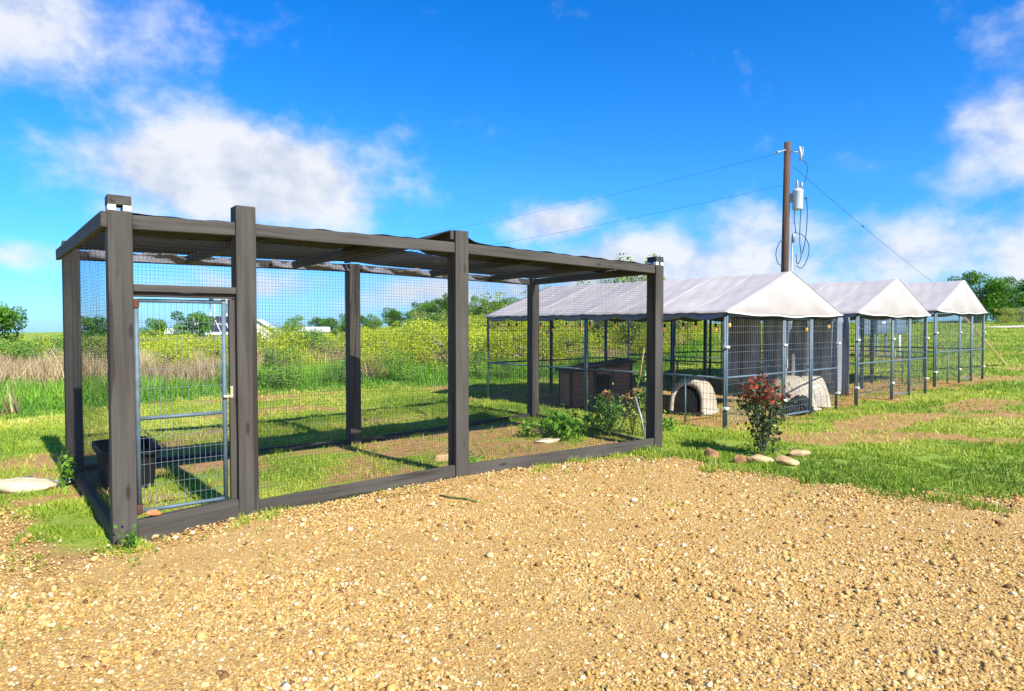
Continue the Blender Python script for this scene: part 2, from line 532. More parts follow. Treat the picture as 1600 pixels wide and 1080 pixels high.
# ------------------------------------------------------------------ mesh helpers
def np_mesh(name, verts, faces, attr=None, smooth=False):
    """verts (n,3), faces (m,k) all with k corners"""
    me = bpy.data.meshes.new(name)
    verts = np.asarray(verts, np.float32)
    faces = np.asarray(faces, np.int32)
    n, (m, k) = len(verts), faces.shape
    me.vertices.add(n)
    me.vertices.foreach_set('co', verts.ravel())
    me.loops.add(m * k)
    me.loops.foreach_set('vertex_index', faces.ravel())
    me.polygons.add(m)
    me.polygons.foreach_set('loop_start', np.arange(0, m * k, k, dtype=np.int32))
    me.polygons.foreach_set('loop_total', np.full(m, k, np.int32))
    if smooth:
        me.polygons.foreach_set('use_smooth', np.ones(m, bool))
    me.update(calc_edges=True)
    for nm, a in (attr or {}).items():
        at = me.attributes.new(nm, 'FLOAT', 'POINT')
        at.data.foreach_set('value', np.asarray(a, np.float32))
    return me


def link(name, me, mat=None, parent=None, loc=None):
    o = bpy.data.objects.new(name, me)
    col.objects.link(o)
    if mat is not None and me is not None and not me.materials:
        me.materials.append(mat)
    if parent is not None:
        o.parent = parent
    if loc is not None:
        o.location = loc
    return o


def tag(o, label=None, cat=None, group=None, kind=None):
    for k, v in (('label', label), ('category', cat), ('group', group), ('kind', kind)):
        if v:
            o[k] = v
    return o


def thing(name, label, cat, loc=(0, 0, 0), group=None):
    o = bpy.data.objects.new(name, None)
    o.empty_display_size = .2
    col.objects.link(o)
    o.location = loc
    return tag(o, label, cat, group)


class MB:
    """collects simple shapes, then becomes one mesh object"""

    def __init__(s):
        s.v, s.f = [], []

    def add(s, vs, fs):
        n = len(s.v)
        s.v += [tuple(p) for p in vs]
        s.f += [tuple(i + n for i in f) for f in fs]
        return s

    def box(s, c, size, ax=None):
        c = Vector(c)
        ax = ax or (Vector((1, 0, 0)), Vector((0, 1, 0)), Vector((0, 0, 1)))
        h = [ax[i] * (size[i] / 2) for i in range(3)]
        vs = [c + h[0] * a + h[1] * b + h[2] * d for a in (-1, 1) for b in (-1, 1) for d in (-1, 1)]
        return s.add(vs, [(0, 1, 3, 2), (4, 6, 7, 5), (0, 4, 5, 1), (2, 3, 7, 6), (0, 2, 6, 4), (1, 5, 7, 3)])

    def tube(s, pts, r, n=8, cap=True, r1=None):
        pts = [Vector(p) for p in pts]
        rings = []
        ref = None
        m = len(pts)
        for i, p in enumerate(pts):
            d = (pts[min(i + 1, m - 1)] - pts[max(i - 1, 0)]).normalized()
            if ref is None:
                ref = Vector((0, 0, 1)) if abs(d.z) < .9 else Vector((1, 0, 0))
            a = d.cross(ref).normalized()
            b = a.cross(d).normalized()
            ref = b
            rr = r if r1 is None else r + (r1 - r) * i / max(1, m - 1)
            rings.append([p + (a * math.cos(2 * math.pi * k / n) + b * math.sin(2 * math.pi * k / n)) * rr for k in range(n)])
        vs = [q for ring in rings for q in ring]
        fs = [(i * n + k, i * n + (k + 1) % n, (i + 1) * n + (k + 1) % n, (i + 1) * n + k) for i in range(m - 1) for k in range(n)]
        if cap:
            fs += [tuple(range(n))[::-1], tuple((m - 1) * n + k for k in range(n))]
        return s.add(vs, fs)

    def lathe(s, c, prof, n=16, sx=1., sy=1.):
        c = Vector(c)
        vs = [c + Vector((r * sx * math.cos(2 * math.pi * k / n), r * sy * math.sin(2 * math.pi * k / n), z)) for r, z in prof for k in range(n)]
        m = len(prof)
        fs = [(i * n + k, i * n + (k + 1) % n, (i + 1) * n + (k + 1) % n, (i + 1) * n + k) for i in range(m - 1) for k in range(n)]
        fs += [tuple(range(n))[::-1], tuple((m - 1) * n + k for k in range(n))]
        return s.add(vs, fs)

    def grid(s, fn, nu, nv):
        vs = [fn(i / nu, j / nv) for i in range(nu + 1) for j in range(nv + 1)]
        w = nv + 1
        return s.add(vs, [(i * w + j, (i + 1) * w + j, (i + 1) * w + j + 1, i * w + j + 1) for i in range(nu) for j in range(nv)])

    def build(s, name, mat, parent=None, smooth=False, bevel=0, solid=0, origin=None):
        me = bpy.data.meshes.new(name)
        org = Vector(origin) if origin is not None else (Vector(parent_world(parent)) if parent else Vector((0, 0, 0)))
        me.from_pydata([tuple(Vector(p) - org) for p in s.v], [], s.f)
        me.update()
        if smooth:
            me.polygons.foreach_set('use_smooth', [True] * len(me.polygons))
        o = link(name, me, mat, parent)
        if origin is not None:
            o.location = org - (Vector(parent_world(parent)) if parent else Vector((0, 0, 0)))
        if solid:
            md = o.modifiers.new('thick', 'SOLIDIFY')
            md.thickness = solid
            md.offset = 0
        if bevel:
            md = o.modifiers.new('bevel', 'BEVEL')
            md.width = bevel
            md.segments = 2
            md.limit_method = 'ANGLE'
        return o


def parent_world(o):
    """things are unrotated, so the world place is the sum of the locations"""
    p = Vector((0, 0, 0))
    while o is not None:
        p += o.location
        o = o.parent
    return p


def beam(name, p0, p1, w, h, parent, mat=None, up=(0, 0, 1), bevel=.006, roll=0):
    """a squared timber whose own X axis is its length, so the grain runs along it; w across, h along up"""
    p0, p1 = Vector(p0), Vector(p1)
    L = (p1 - p0).length
    x = (p1 - p0).normalized()
    up = Vector(up)
    y = up.cross(x).normalized()
    z = x.cross(y)
    me = bpy.data.meshes.new(name)
    n = 6
    vs, fs = [], []
    for i in range(n + 1):
        for b, d in ((-1, -1), (1, -1), (1, 1), (-1, 1)):
            vs.append((L * i / n - L / 2, b * w / 2 + random.uniform(-1, 1) * .0012, d * h / 2 + random.uniform(-1, 1) * .0012))
    for i in range(n):
        for k in range(4):
            fs.append((i * 4 + k, i * 4 + (k + 1) % 4, i * 4 + 4 + (k + 1) % 4, i * 4 + 4 + k))
    fs += [(3, 2, 1, 0), tuple(n * 4 + k for k in range(4))]
    me.from_pydata(vs, [], fs)
    me.update()
    o = link(name, me, mat or TIMBER, parent)
    M = Matrix((x, y, z)).transposed().to_4x4()
    M.translation = (p0 + p1) / 2 - (parent_world(parent) if parent else Vector((0, 0, 0)))
    o.matrix_basis = M
    if bevel:
        md = o.modifiers.new('bevel', 'BEVEL')
        md.width = bevel
        md.segments = 2
        md.limit_method = 'ANGLE'
        md.angle_limit = R(40)
    return o


def wires(lines, r, wob=0., seg=1, seed=0):
    """thin four-sided wires along lines ((p,q) pairs) -> verts, faces; wob bends them smoothly"""
    L = np.array(lines, float)
    n = len(L)
    t = np.linspace(0, 1, seg + 1)
    P = L[:, 0, None, :] * (1 - t)[None, :, None] + L[:, 1, None, :] * t[None, :, None]
    if wob:
        for a in range(3):
            P[..., a] += (fbm(P[..., 0] * 1.3 + P[..., 2] * .9, P[..., 1] * 1.3 - P[..., 2] * .7, .45, seed + a, 2) - .5) * 2 * wob
    d = L[:, 1] - L[:, 0]
    d /= np.linalg.norm(d, axis=1)[:, None]
    ref = np.where(np.abs(d[:, 2:3]) < .9, np.array([[0, 0, 1.]]), np.array([[1., 0, 0]]))
    a = np.cross(d, ref)
    a /= np.linalg.norm(a, axis=1)[:, None]
    b = np.cross(a, d)
    offs = np.stack([a, b, -a, -b], 1) * r
    V = P[:, :, None, :] + offs[:, None, :, :]
    k = seg + 1
    idx = np.arange(n * k * 4).reshape(n, k, 4)
    A, B = idx[:, :-1, :], idx[:, 1:, :]
    F = np.stack([A, np.roll(A, -1, 2), np.roll(B, -1, 2), B], -1).reshape(-1, 4)
    return V.reshape(-1, 3), F


def net_part(name, corners, pu, pv, r, mat, parent, wob=0., seg=1, seed=0, us=None, vs=None):
    """woven net between four corners (bottom-left, bottom-right, top-right, top-left)"""
    a, b, c, d = [np.array(p, float) for p in corners]
    nu = max(1, int(round(np.linalg.norm(b - a) / pu)))
    nv = max(1, int(round(np.linalg.norm(d - a) / pv)))
    us = us if us is not None else np.linspace(0, 1, nu + 1)
    vs = vs if vs is not None else np.linspace(0, 1, nv + 1)
    lines = [(a + (b - a) * t, d + (c - d) * t) for t in us] + [(a + (d - a) * t, b + (c - b) * t) for t in vs]
    V, F = wires(lines, r, wob, seg, seed)
    me = np_mesh(name, V - np.array(parent_world(parent)), F)
    o = link(name, me, mat, parent)
    o['kind'] = 'stuff'
    return o


def leaf_mesh(name, centers, size, v, seed=0, aspect=.55, upbias=0., quad=True, normals=None):
    """leaf-shaped faces at the centres; size per leaf, v per leaf (colour place on the ramp)"""
    rg = np.random.default_rng(seed)
    n = len(centers)
    size = np.broadcast_to(np.asarray(size, float), (n,))
    d = rg.normal(size=(n, 3))
    d[:, 2] += upbias
    d /= np.linalg.norm(d, axis=1)[:, None]
    e = rg.normal(size=(n, 3))
    a = np.cross(d, e)
    a /= np.linalg.norm(a, axis=1)[:, None]
    nrm = np.cross(d, a)
    c = np.asarray(centers, float)
    L, W = size[:, None], (size * aspect)[:, None]
    V = np.stack([c - d * L * .5, c + a * W * .5 + nrm * W * .12, c + d * L * .5, c - a * W * .5 + nrm * W * .12], 1).reshape(-1, 3)
    F = np.arange(n * 4).reshape(n, 4)
    return np_mesh(name, V, F, {'v': np.repeat(np.clip(v, 0, 1), 4)})


# ------------------------------------------------------------------ ground
def build_ground():
    def axis(a, b, step, far, grow):
        fine = np.arange(a, b + 1e-6, step)
        up, s = [b], step
        while up[-1] < far[1]:
            s *= grow
            up.append(up[-1] + s)
        dn, s = [a], step
        while dn[-1] > far[0]:
            s *= grow
            dn.append(dn[-1] - s)
        return np.concatenate([dn[:0:-1], fine, up[1:]])
    xs = axis(-10, 15, .085, (-900, 900), 1.14)
    ys = axis(3.0, 20, .085, (-60, 1800), 1.14)
    X, Y = np.meshgrid(xs, ys)
    Z = T(X, Y)
    # pen floor is a little churned, the kennel floors too
    D = dirt_mask(X, Y) * (np.hypot(X, Y) < 60)
    Z = Z + D * (fbm(X, Y, .3, 77, 3) - .5) * .03
    D = np.maximum(D, sstep(.42, .05, np.abs(Y - gravel_edge(X)) + (fbm(X, Y, .4, 79, 3) - .5) * .4))
    me_d = D.ravel()
    ny, nx = X.shape
    idx = np.arange(nx * ny).reshape(ny, nx)
    F = np.stack([idx[:-1, :-1], idx[:-1, 1:], idx[1:, 1:], idx[1:, :-1]], -1).reshape(-1, 4)
    me = np_mesh('ground', np.stack([X, Y, Z], -1).reshape(-1, 3), F, {'dirt': me_d}, True)
    tag(link('ground', me, GROUND), 'mown green lawn with bare reddish earth patches', None, None, 'structure')
    # gravel drive: a sheet just above the ground, with a ragged grassy edge
    xs = np.arange(-14, 20, .09)
    ts = np.concatenate([np.linspace(0, .45, 20)[:-1], np.linspace(.45, 1, 130)])
    e = gravel_edge(xs)
    X = np.repeat(xs[None, :], len(ts), 0)
    Y = -8 + (e[None, :] + 8) * ts[:, None]
    Z = T(X, Y) + .007 + (fbm(X, Y, .5, 81, 4) - .5) * .022 * sstep(1.0, .97, ts)[:, None] + .012 * sstep(1.0, .96, ts)[:, None]
    ny, nx = X.shape
    idx = np.arange(nx * ny).reshape(ny, nx)
    F = np.stack([idx[:-1, :-1], idx[:-1, 1:], idx[1:, 1:], idx[1:, :-1]], -1).reshape(-1, 4)
    me = np_mesh('gravel_drive', np.stack([X, Y, Z], -1).reshape(-1, 3), F, None, True)
    tag(link('gravel_drive', me, GRAVEL), 'sandy yellow gravel drive', None, None, 'structure')


def polar(n, r0, r1, p, a0=-50, a1=50):
    """random ground spots, thinning with distance"""
    q = RNG.random(n)
    k = 1 - p
    r = (r0 ** k + q * (r1 ** k - r0 ** k)) ** (1 / k)
    a = np.radians(a0 + RNG.random(n) * (a1 - a0))
    return r * np.sin(a), r * np.cos(a), r


def build_gravel_stones():
    t = (1 + 5 ** .5) / 2
    ico = np.array([(-1, t, 0), (1, t, 0), (-1, -t, 0), (1, -t, 0), (0, -1, t), (0, 1, t), (0, -1, -t), (0, 1, -t), (t, 0, -1), (t, 0, 1), (-t, 0, -1), (-t, 0, 1)], float)
    ico /= np.linalg.norm(ico[0])
    icf = np.array([(0, 11, 5), (0, 5, 1), (0, 1, 7), (0, 7, 10), (0, 10, 11), (1, 5, 9), (5, 11, 4), (11, 10, 2), (10, 7, 6), (7, 1, 8), (3, 9, 4), (3, 4, 2), (3, 2, 6), (3, 6, 8), (3, 8, 9), (4, 9, 5), (2, 4, 11), (6, 2, 10), (8, 6, 7), (9, 8, 1)])
    oc = np.array([(1, 0, 0), (0, 1, 0), (-1, 0, 0), (0, -1, 0), (0, 0, 1)], float)
    ocf = np.array([(0, 1, 4), (1, 2, 4), (2, 3, 4), (3, 0, 4)])
    allV, allF, allv, base = [], [], [], 0
    for shape, faces, cnt, mean, sig, cap, pw in ((ico, icf, 56000, .0066, .48, .024, 1.25), (oc, ocf, 480000, .0054, .36, .011, 1.3)):
        k_ = len(shape)
        x, y, r = polar(cnt, 2.0, 10.5, pw, -54, 54)
        e = gravel_edge(x)
        keep = (y < e + np.abs(RNG.normal(0, .16, len(x))))
        cl = fbm(x, y, .7, 91, 3)
        keep &= RNG.random(len(x)) < np.clip(.48 + 2.2 * (cl - .42), .28, 1) * (1 + .3 * (x > 1))
        # worn wheel tracks and raked-up margins
        trk = np.minimum(np.abs(y - (4.55 + .16 * x - .012 * x * x)), np.abs(y - (3.05 + .16 * x - .012 * x * x)))
        keep &= RNG.random(len(x)) < .55 + .45 * sstep(.10, .55, trk + (fbm(x, y, .6, 95, 3) - .5) * .5)
        pa, pb = pen_local(x, y)
        keep &= ~((pb > -.07) & (pa > -.1) & (pa < 6))
        x, y, r = x[keep], y[keep], r[keep]
        n = len(x)
        s = np.minimum(np.exp(RNG.normal(math.log(mean), sig, n)) * (1 + .05 * r), cap)
        sc = np.stack([s * RNG.uniform(.8, 1.5, n), s * RNG.uniform(.7, 1.1, n), s * RNG.uniform(.55, 1.05, n)], 1)
        V = shape[None] * (1 + RNG.uniform(-.42, .38, (n, k_, 1))) * sc[:, None, :]
        a = RNG.random(n) * 6.283
        tl = RNG.normal(0, .4, n)
        ct, st = np.cos(tl)[:, None], np.sin(tl)[:, None]
        vx, vz = V[..., 0] * ct - V[..., 2] * st, V[..., 0] * st + V[..., 2] * ct
        ca, sa = np.cos(a)[:, None], np.sin(a)[:, None]
        V = np.stack([vx * ca - V[..., 1] * sa, vx * sa + V[..., 1] * ca, vz], -1)
        z = T(x, y) + .017 + (fbm(x, y, .5, 81, 4) - .5) * .022 + sc[:, 2] * RNG.uniform(-.15, .6, n)
        V += np.stack([x, y, z], 1)[:, None, :]
        allF.append((faces[None] + k_ * np.arange(n)[:, None, None]).reshape(-1, 3) + base)
        v = np.clip(RNG.beta(2.4, 1.7, n) * .92 + .05 * RNG.normal(size=n), 0, .95)
        dk = RNG.random(n) < .07  # a few dark stones paint in the shadowed gaps between stones
        v[dk] = RNG.uniform(0, .08, dk.sum())
        white = RNG.random(n) < .045
        v[white] = RNG.uniform(.9, 1, white.sum())
        allV.append(V.reshape(-1, 3))
        allv.append(np.repeat(v, k_))
        base += n * k_
    me = np_mesh('gravel_stones', np.concatenate(allV), np.concatenate(allF), {'v': np.concatenate(allv)})
    tag(link('gravel_stones', me, STONE), 'loose tan and cream stones strewn over the gravel drive', 'gravel', None, 'stuff')


def blades(x, y, h, w, v, lean=.5):
    n = len(x)
    z = T(x, y) - .004
    a = RNG.random(n) * 6.283
    la = RNG.random(n) * 6.283
    ll = h * RNG.random(n) * lean
    V = np.empty((n, 3, 3))
    V[:, 0] = np.stack([x - np.cos(a) * w, y - np.sin(a) * w, z], 1)
    V[:, 1] = np.stack([x + np.cos(a) * w, y + np.sin(a) * w, z], 1)
    V[:, 2] = np.stack([x + np.cos(la) * ll, y + np.sin(la) * ll, z + h], 1)
    vv = np.repeat(np.clip(v, 0, 1), 3).reshape(n, 3)
    vv[:, :2] *= .8
    return V.reshape(-1, 3), vv.ravel()


def pen_local(x, y):
    dx, dy = x - PEN['P0'][0], y - PEN['P0'][1]
    return dx * .784 + dy * .621, -dx * .621 + dy * .784


def build_lawn():
    x, y, r = polar(960000, 3.6, 75, 1.2)
    g = gravel_edge(x)
    m = meadow_edge(x)
    D = dirt_mask(x, y)
    pa, pb = pen_local(x, y)
    inpen = (pa > -.05) & (pa < 5.9) & (pb > -.03) & (pb < 2.95)
    edge = y - g
    tuft = fbm(x, y, .28, 101, 3)
    front = (pb < .02) & (pb > -.7) & (pa > -.3) & (pa < 5.0)
    rag = fbm(x, y, .34, 177, 4)
    keep = (edge > -.12 + (.56 - rag) * 1.9 + RNG.normal(0, .05, len(x))) | (inpen & (edge > -.5))
    keep &= ~(front & (fbm(x, y, .45, 171, 3) < .53))
    keep &= y < m + 2.5
    keep &= RNG.random(len(x)) > D * .84
    keep &= tuft > .30 + .12 * (edge < .25)
    keep &= ~(inpen & (RNG.random(len(x)) < .45))
    x, y, r, tuft, edge, D = x[keep], y[keep], r[keep], tuft[keep], edge[keep], D[keep]
    n = len(x)
    h = (.014 + .044 * np.clip(tuft - .3, 0, .5) * 2) * RNG.uniform(.5, 1.35, n) * (1 + .035 * np.minimum(r, 30))
    h *= 1 + .35 * np.exp(-(edge / .4) ** 2) * (x > 1.5)
    w = (.0022 + .00052 * r) * RNG.uniform(.7, 1.3, n)
    big = fbm(x, y, 1.7, 111, 3)
    v = .47 + (big - .5) * 1.9 + (tuft - .5) * .6 + RNG.normal(0, .15, n) + .05 * (r > 9) + .12 * D
    # the strip along the drive on the right is greener and longer
    v -= .12 * np.exp(-(edge / .8) ** 2)
    straw = RNG.random(n) < .10
    v[straw] = RNG.uniform(.85, 1, straw.sum())
    V, vv = blades(x, y, h, w, v, .9)
    me = np_mesh('lawn_grass', V, np.arange(len(V)).reshape(-1, 3), {'v': vv})
    tag(link('lawn_grass', me, GRASS), 'short green lawn grass round the pens', 'grass', None, 'stuff')
    # ragged weeds creeping onto the gravel
    x, y, r = polar(26000, 3.2, 9.5, 1.01, -48, 48)
    g = gravel_edge(x)
    t = fbm(x, y, .2, 131, 3)
    k = (y < g + .25) & (y > g - 1.9) & (t > .665 + .05 * np.clip(g - y, 0, 2))
    x, y, r, t = x[k], y[k], r[k], t[k]
    n = len(x)
    V, vv = blades(x, y, RNG.uniform(.015, .06, n), .004 + .0004 * r, .3 + RNG.normal(0, .2, n), 1.6)
    V[:, 2] += .015
    me = np_mesh('gravel_weeds', V, np.arange(len(V)).reshape(-1, 3), {'v': vv})
    tag(link('gravel_weeds', me, GRASS), 'sparse low weeds creeping over the edge of the gravel', 'weeds', None, 'stuff')


def build_meadow():
    # tall weeds, then dry brown grass, behind the mown lawn
    x, y, r = polar(430000, 9.0, 75, 1.05, -52, 40)
    m = meadow_edge(x)
    d = y - m
    k = (d > -.3)
    x, y, r, d = x[k], y[k], r[k], d[k]
    n = len(x)
    nz = fbm(x, y, 2.2, 141, 3)
    left = sstep(-2, -12, x)
    dry = sstep(.15, -.15, np.abs(d - (7.5 + 4 * left)) / (4.0 + 4.5 * left) - .72 + (nz - .5) * 2.2)
    pick = RNG.random(n) < dry
    for nm, sel, mat, lab, cat in (('meadow_weeds', ~pick, WEED, 'tall green weeds between the lawn and the scrub', 'weeds'),
                                   ('dry_grass', pick, DRY, 'dry brown tall grass in the meadow behind the lawn', 'dry grass')):
        xx, yy, rr, dd, zz = x[sel], y[sel], r[sel], d[sel], nz[sel]
        if mat is DRY:
            h = RNG.uniform(.35, .85, len(xx)) * (.7 + .6 * zz)
        else:
            h = (.06 + .36 * sstep(-.2, 2.5, dd)) * RNG.uniform(.4, 1.2, len(xx)) * (.45 + 1.1 * zz)
        w = (.004 + .0009 * rr) * RNG.uniform(.6, 1.4, len(xx))
        v = .45 + (zz - .5) * 1.2 + RNG.normal(0, .2, len(xx)) + (.25 * sstep(8, 20, dd) if mat is WEED else 0)
        V, vv = blades(xx, yy, h, w, v, .8)
        me = np_mesh(nm, V, np.arange(len(V)).reshape(-1, 3), {'v': vv})
        tag(link(nm, me, mat), lab, cat, None, 'stuff')


build_ground()


# ------------------------------------------------------------------ timber pen
def p3(k, z=None):
    x, y = PEN[k]
    return Vector((x, y, Tz(x, y) if z is None else z))


def build_pen():
    u = (Vector((*PEN['P3'], 0)) - Vector((*PEN['P0'], 0))).normalized()     # along the front
    v = Vector((-u.y, u.x, 0))                                                # to the back
    pen = thing('timber_pen', 'large grey-stained timber pen with black wire mesh, mesh roof and narrow gate', 'pen', (*PEN['P0'], 0))
    S = .15
    tops = dict(P0=2.35, P1=2.48, P2=2.475, P3=2.315, B0=2.44, B1=2.36, B2=2.36)
    for k, zt in tops.items():
        g = p3(k)
        po = beam('post', g + Vector((0, 0, -.12)), Vector((g.x, g.y, zt)), S, S, pen, up=v)
        if k in ('P0', 'P3'):
            # solar cap light: pale lens strips between post and block
            c = Vector((g.x, g.y, zt))
            mb = MB()
            for a in (-1, 1):
                for b in (-1, 1):
                    mb.box(c + u * a * .046 + v * b * .046 + Vector((0, 0, .0215)), (.05, .05, .04), (u, v, Vector((0, 0, 1))))
            mb2 = MB().box(c + Vector((0, 0, .075)), (S - .006, S - .006, .066), (u, v, Vector((0, 0, 1))))
            for nm, m_, mt in (('cap_lens', mb, WHITEP), ('cap_block', mb2, TIMBER if k == 'P0' else DKTRIM)):
                o = m_.build(nm, mt, pen, bevel=.003)
    zr = {'P0': 2.28, 'P1': 2.30, 'P2': 2.31, 'P3': 2.26, 'B0': 2.30, 'B1': 2.31, 'B2': 2.30}
    P = {k: Vector((*PEN[k], zr[k])) for k in PEN}
    rw, rh = .04, .10
    fo = -v * (S / 2 - rw / 2 - .012)

    def rail(a, b, off, name='top_rail', ends=(S / 2 + .001, S / 2 + .001), h=rh, w=rw, dz=0):
        d = (P[b] - P[a]).normalized()
        return beam(name, P[a] + d * ends[0] + off + Vector((0, 0, dz)), P[b] - d * ends[1] + off + Vector((0, 0, dz)), w, h, pen)
    rail('P0', 'P1', fo)
    rail('P1', 'P2', fo)
    rail('P2', 'P3', fo)
    rail('B0', 'B1', v * .03)
    rail('B1', 'B2', v * .03)
    # left end rail passes outside the posts and overshoots both
    rail('P0', 'B0', -u * (S / 2 + rw / 2 + .002), ends=(-.08, -.16), h=.11, dz=.005)
    rail('P3', 'B2', -u * .02)
    # rafter over post P2, lifted, and lighter rafters across the bays
    d2 = (P['B1'] - P['P2'])
    lift = Vector((0, 0, .12))
    beam('rafter', P['P2'] - u * (S / 2 + .022) + lift - v * .05, P['B1'] - u * (S / 2 + .022) + Vector((0, 0, .10)), .04, .09, pen)
    for t in (.36, .75):
        a = P['P0'].lerp(P['P2'], t) + v * .05
        b = P['B0'].lerp(P['B1'], t) - v * .02
        beam('rafter', a, b, .04, .09, pen)
    for t in (.36, .70):
        a = P['P2'].lerp(P['P3'], t) + v * .05
        b = P['B1'].lerp(P['B2'], t) - v * .02
        beam('rafter', a, b, .04, .09, pen)
    # door frame: header in two steps, jamb, sill board
    h0 = p3('P0', 1.80) + u * (S / 2 + .001)
    h1 = p3('P1', 1.80) - u * (S / 2 + .001)
    beam('door_header', h0 - v * .035 + Vector((0, 0, .022)), h1 - v * .035 + Vector((0, 0, .022)), .07, .052, pen)
    beam('door_header', h0 - v * .015 + Vector((0, 0, -.022)), h1 - v * .015 + Vector((0, 0, -.022)), .05, .034, pen)
    j = p3('P1', 0) - u * (S / 2 + .024)
    beam('door_jamb', j + Vector((0, 0, .17)) - v * .01, j + Vector((0, 0, 1.759)) - v * .01, .04, .045, pen, up=u)
    beam('door_sill', Vector((h0.x, h0.y, .085)) - v * .045 - u * .0, Vector((h1.x, h1.y, .125)) - v * .045, .07, .17, pen)
    # kick boards round the foot
    for a, b, off, za, zb, hh in (('P1', 'P2', -v * .045, .105, .135, .13), ('P2', 'P3', -v * .045, .125, .075, .13), ('B0', 'B1', v * .03, -.005, -.005, .13),
                                  ('B1', 'B2', v * .03, -.005, -.005, .13), ('P0', 'B0', -u * .045, .05, .06, .16), ('P3', 'B2', u * .03, .0, -.005, .13)):
        d = (P[b] - P[a]).normalized()
        q0, q1 = P[a] + d * (S / 2 + .002) + off, P[b] - d * (S / 2 + .002) + off
        q0.z, q1.z = za, zb
        beam('kick_board', q0, q1, .04, hh, pen)
    # wire mesh walls (about 26 mm squares)
    w = .00072

    def wall(a, b, off, z0, z1, seed):
        d = (P[b] - P[a]).normalized()
        q0, q1 = P[a] + d * .06 + off, P[b] - d * .06 + off
        net_part('wire_mesh', [(q0.x, q0.y, z0), (q1.x, q1.y, z0), (q1.x, q1.y, z1), (q0.x, q0.y, z1)], .0265, .0265, w, BLACKWIRE, pen, .004, 6, seed)
    wall('P1', 'P2', Vector((0, 0, 0)), .12, 2.27, 1)
    wall('P2', 'P3', Vector((0, 0, 0)), .10, 2.27, 2)
    wall('P0', 'P1', Vector((0, 0, 0)), 1.84, 2.25, 3)
    wall('B0', 'B1', Vector((0, 0, 0)), .05, 2.28, 4)
    wall('B1', 'B2', Vector((0, 0, 0)), .05, 2.28, 5)
    wall('P0', 'B0', -u * .078, .10, 2.25, 6)
    wall('P3', 'B2', Vector((0, 0, 0)), .08, 2.25, 7)
    # roof: a band of solid shade cloth along the front, netting over the rest
    zt = .062

    def roof_pt(s, t):
        """s along the pen 0..1, t front to back"""
        m = .488
        if s < m:
            a = P['P0'].lerp(P['P2'], s / m)
            b = P['B0'].lerp(P['B1'], s / m)
        else:
            a = P['P2'].lerp(P['P3'], (s - m) / (1 - m))
            b = P['B1'].lerp(P['B2'], (s - m) / (1 - m))
        q = a.lerp(b, t)
        bump = math.exp(-((s - m + .01) / .035) ** 2) * (.10 if t < .4 else .025)
        sag = -.02 * math.sin(math.pi * t) * abs(math.sin(s * 13))
        return q + Vector((0, 0, zt + bump + sag))
    mb = MB().grid(lambda s, t: roof_pt(s, -.012 + t * .41) + Vector((0, 0, .004 * math.sin(s * 57) + .004 * math.sin(s * 131 + t * 5))), 110, 10)
    mb.build('roof_shade_cloth', SHADECLOTH, pen, True, solid=.003)
    lines = []
    ns, nt_ = 150, 78
    for i in range(ns + 1):
        for (t0, t1) in ((.39, .70), (.70, 1.0)):
            lines.append((tuple(roof_pt(i / ns, t0)), tuple(roof_pt(i / ns, t1))))
    for jx in range(nt_ + 1):
        t = .39 + .61 * jx / nt_
        for s in range(24):
            lines.append((tuple(roof_pt(s / 24, t)), tuple(roof_pt((s + 1) / 24, t))))
    V, F = wires(lines, .0019, 0, 1)
    o = link('roof_netting', np_mesh('roof_netting', V - np.array(parent_world(pen)), F), NET, pen)
    o['kind'] = 'stuff'
    # pale folds of cloth slumped along the back rail
    for (a, b, s0, s1, sd_) in (('B0', 'B1', .05, .62, 1), ('B0', 'B1', .66, .985, 2), ('B1', 'B2', .03, .42, 3), ('B1', 'B2', .46, .9, 4)):
        def fold(s, t, a=a, b=b, s0=s0, s1=s1, sd_=sd_):
            q = P[a].lerp(P[b], s0 + (s1 - s0) * s)
            wv = .022 * math.sin(s * 17 + sd_) + .012 * math.sin(s * 41 + sd_ * 2) + .02 * math.sin(s * 5 + sd_)
            return q - v * (.05 + .05 * math.sin(t * 3 + s * 9)) + Vector((0, 0, -.045 + (.085 + wv) * t))
        MB().grid(fold, 40, 5).build('roof_cloth_fold', GREYCLOTH, pen, True, solid=.003)
    # gate: blue-grey tube frame with welded wire
    g0 = Vector((h0.x, h0.y, 0)) + u * .022
    g1 = Vector((j.x, j.y, 0)) - u * .055
    z0, z1, zm = .215, 1.735, .885
    mb = MB()
    r = .0165
    mb.tube([g0 + Vector((0, 0, z0 - .02)), g0 + Vector((0, 0, z1 + .01))], r, 10)
    mb.tube([g1 + Vector((0, 0, z0 - .02)), g1 + Vector((0, 0, z1 + .02))], r, 10)
    for z in (z0, zm, z1):
        mb.tube([g0 + u * .012 + Vector((0, 0, z)), g1 - u * .012 + Vector((0, 0, z))], r * .85, 10)
    gate = mb.build('gate', STEEL, pen, True)
    gate['label'] = 'narrow blue-grey tube gate filled with welded wire'
    d = (g1 - g0)
    n = 15
    lines = [(g0 + d * t + Vector((0, 0, z0)), g0 + d * t + Vector((0, 0, z1))) for t in np.linspace(.06, .95, n)]
    lines += [(g0 + Vector((0, 0, z)), g1 + Vector((0, 0, z))) for z in (.30, .40, .55, .64, 1.10, 1.24, 1.46, 1.58, .74)]
    V, F = wires([(tuple(a), tuple(b)) for a, b in lines], .0014, .003, 4, 5)
    o = link('wire_mesh', np_mesh('wire_mesh', V - np.array(parent_world(gate)), F), WIRE, gate)
    o['kind'] = 'stuff'
    lz = 1.01
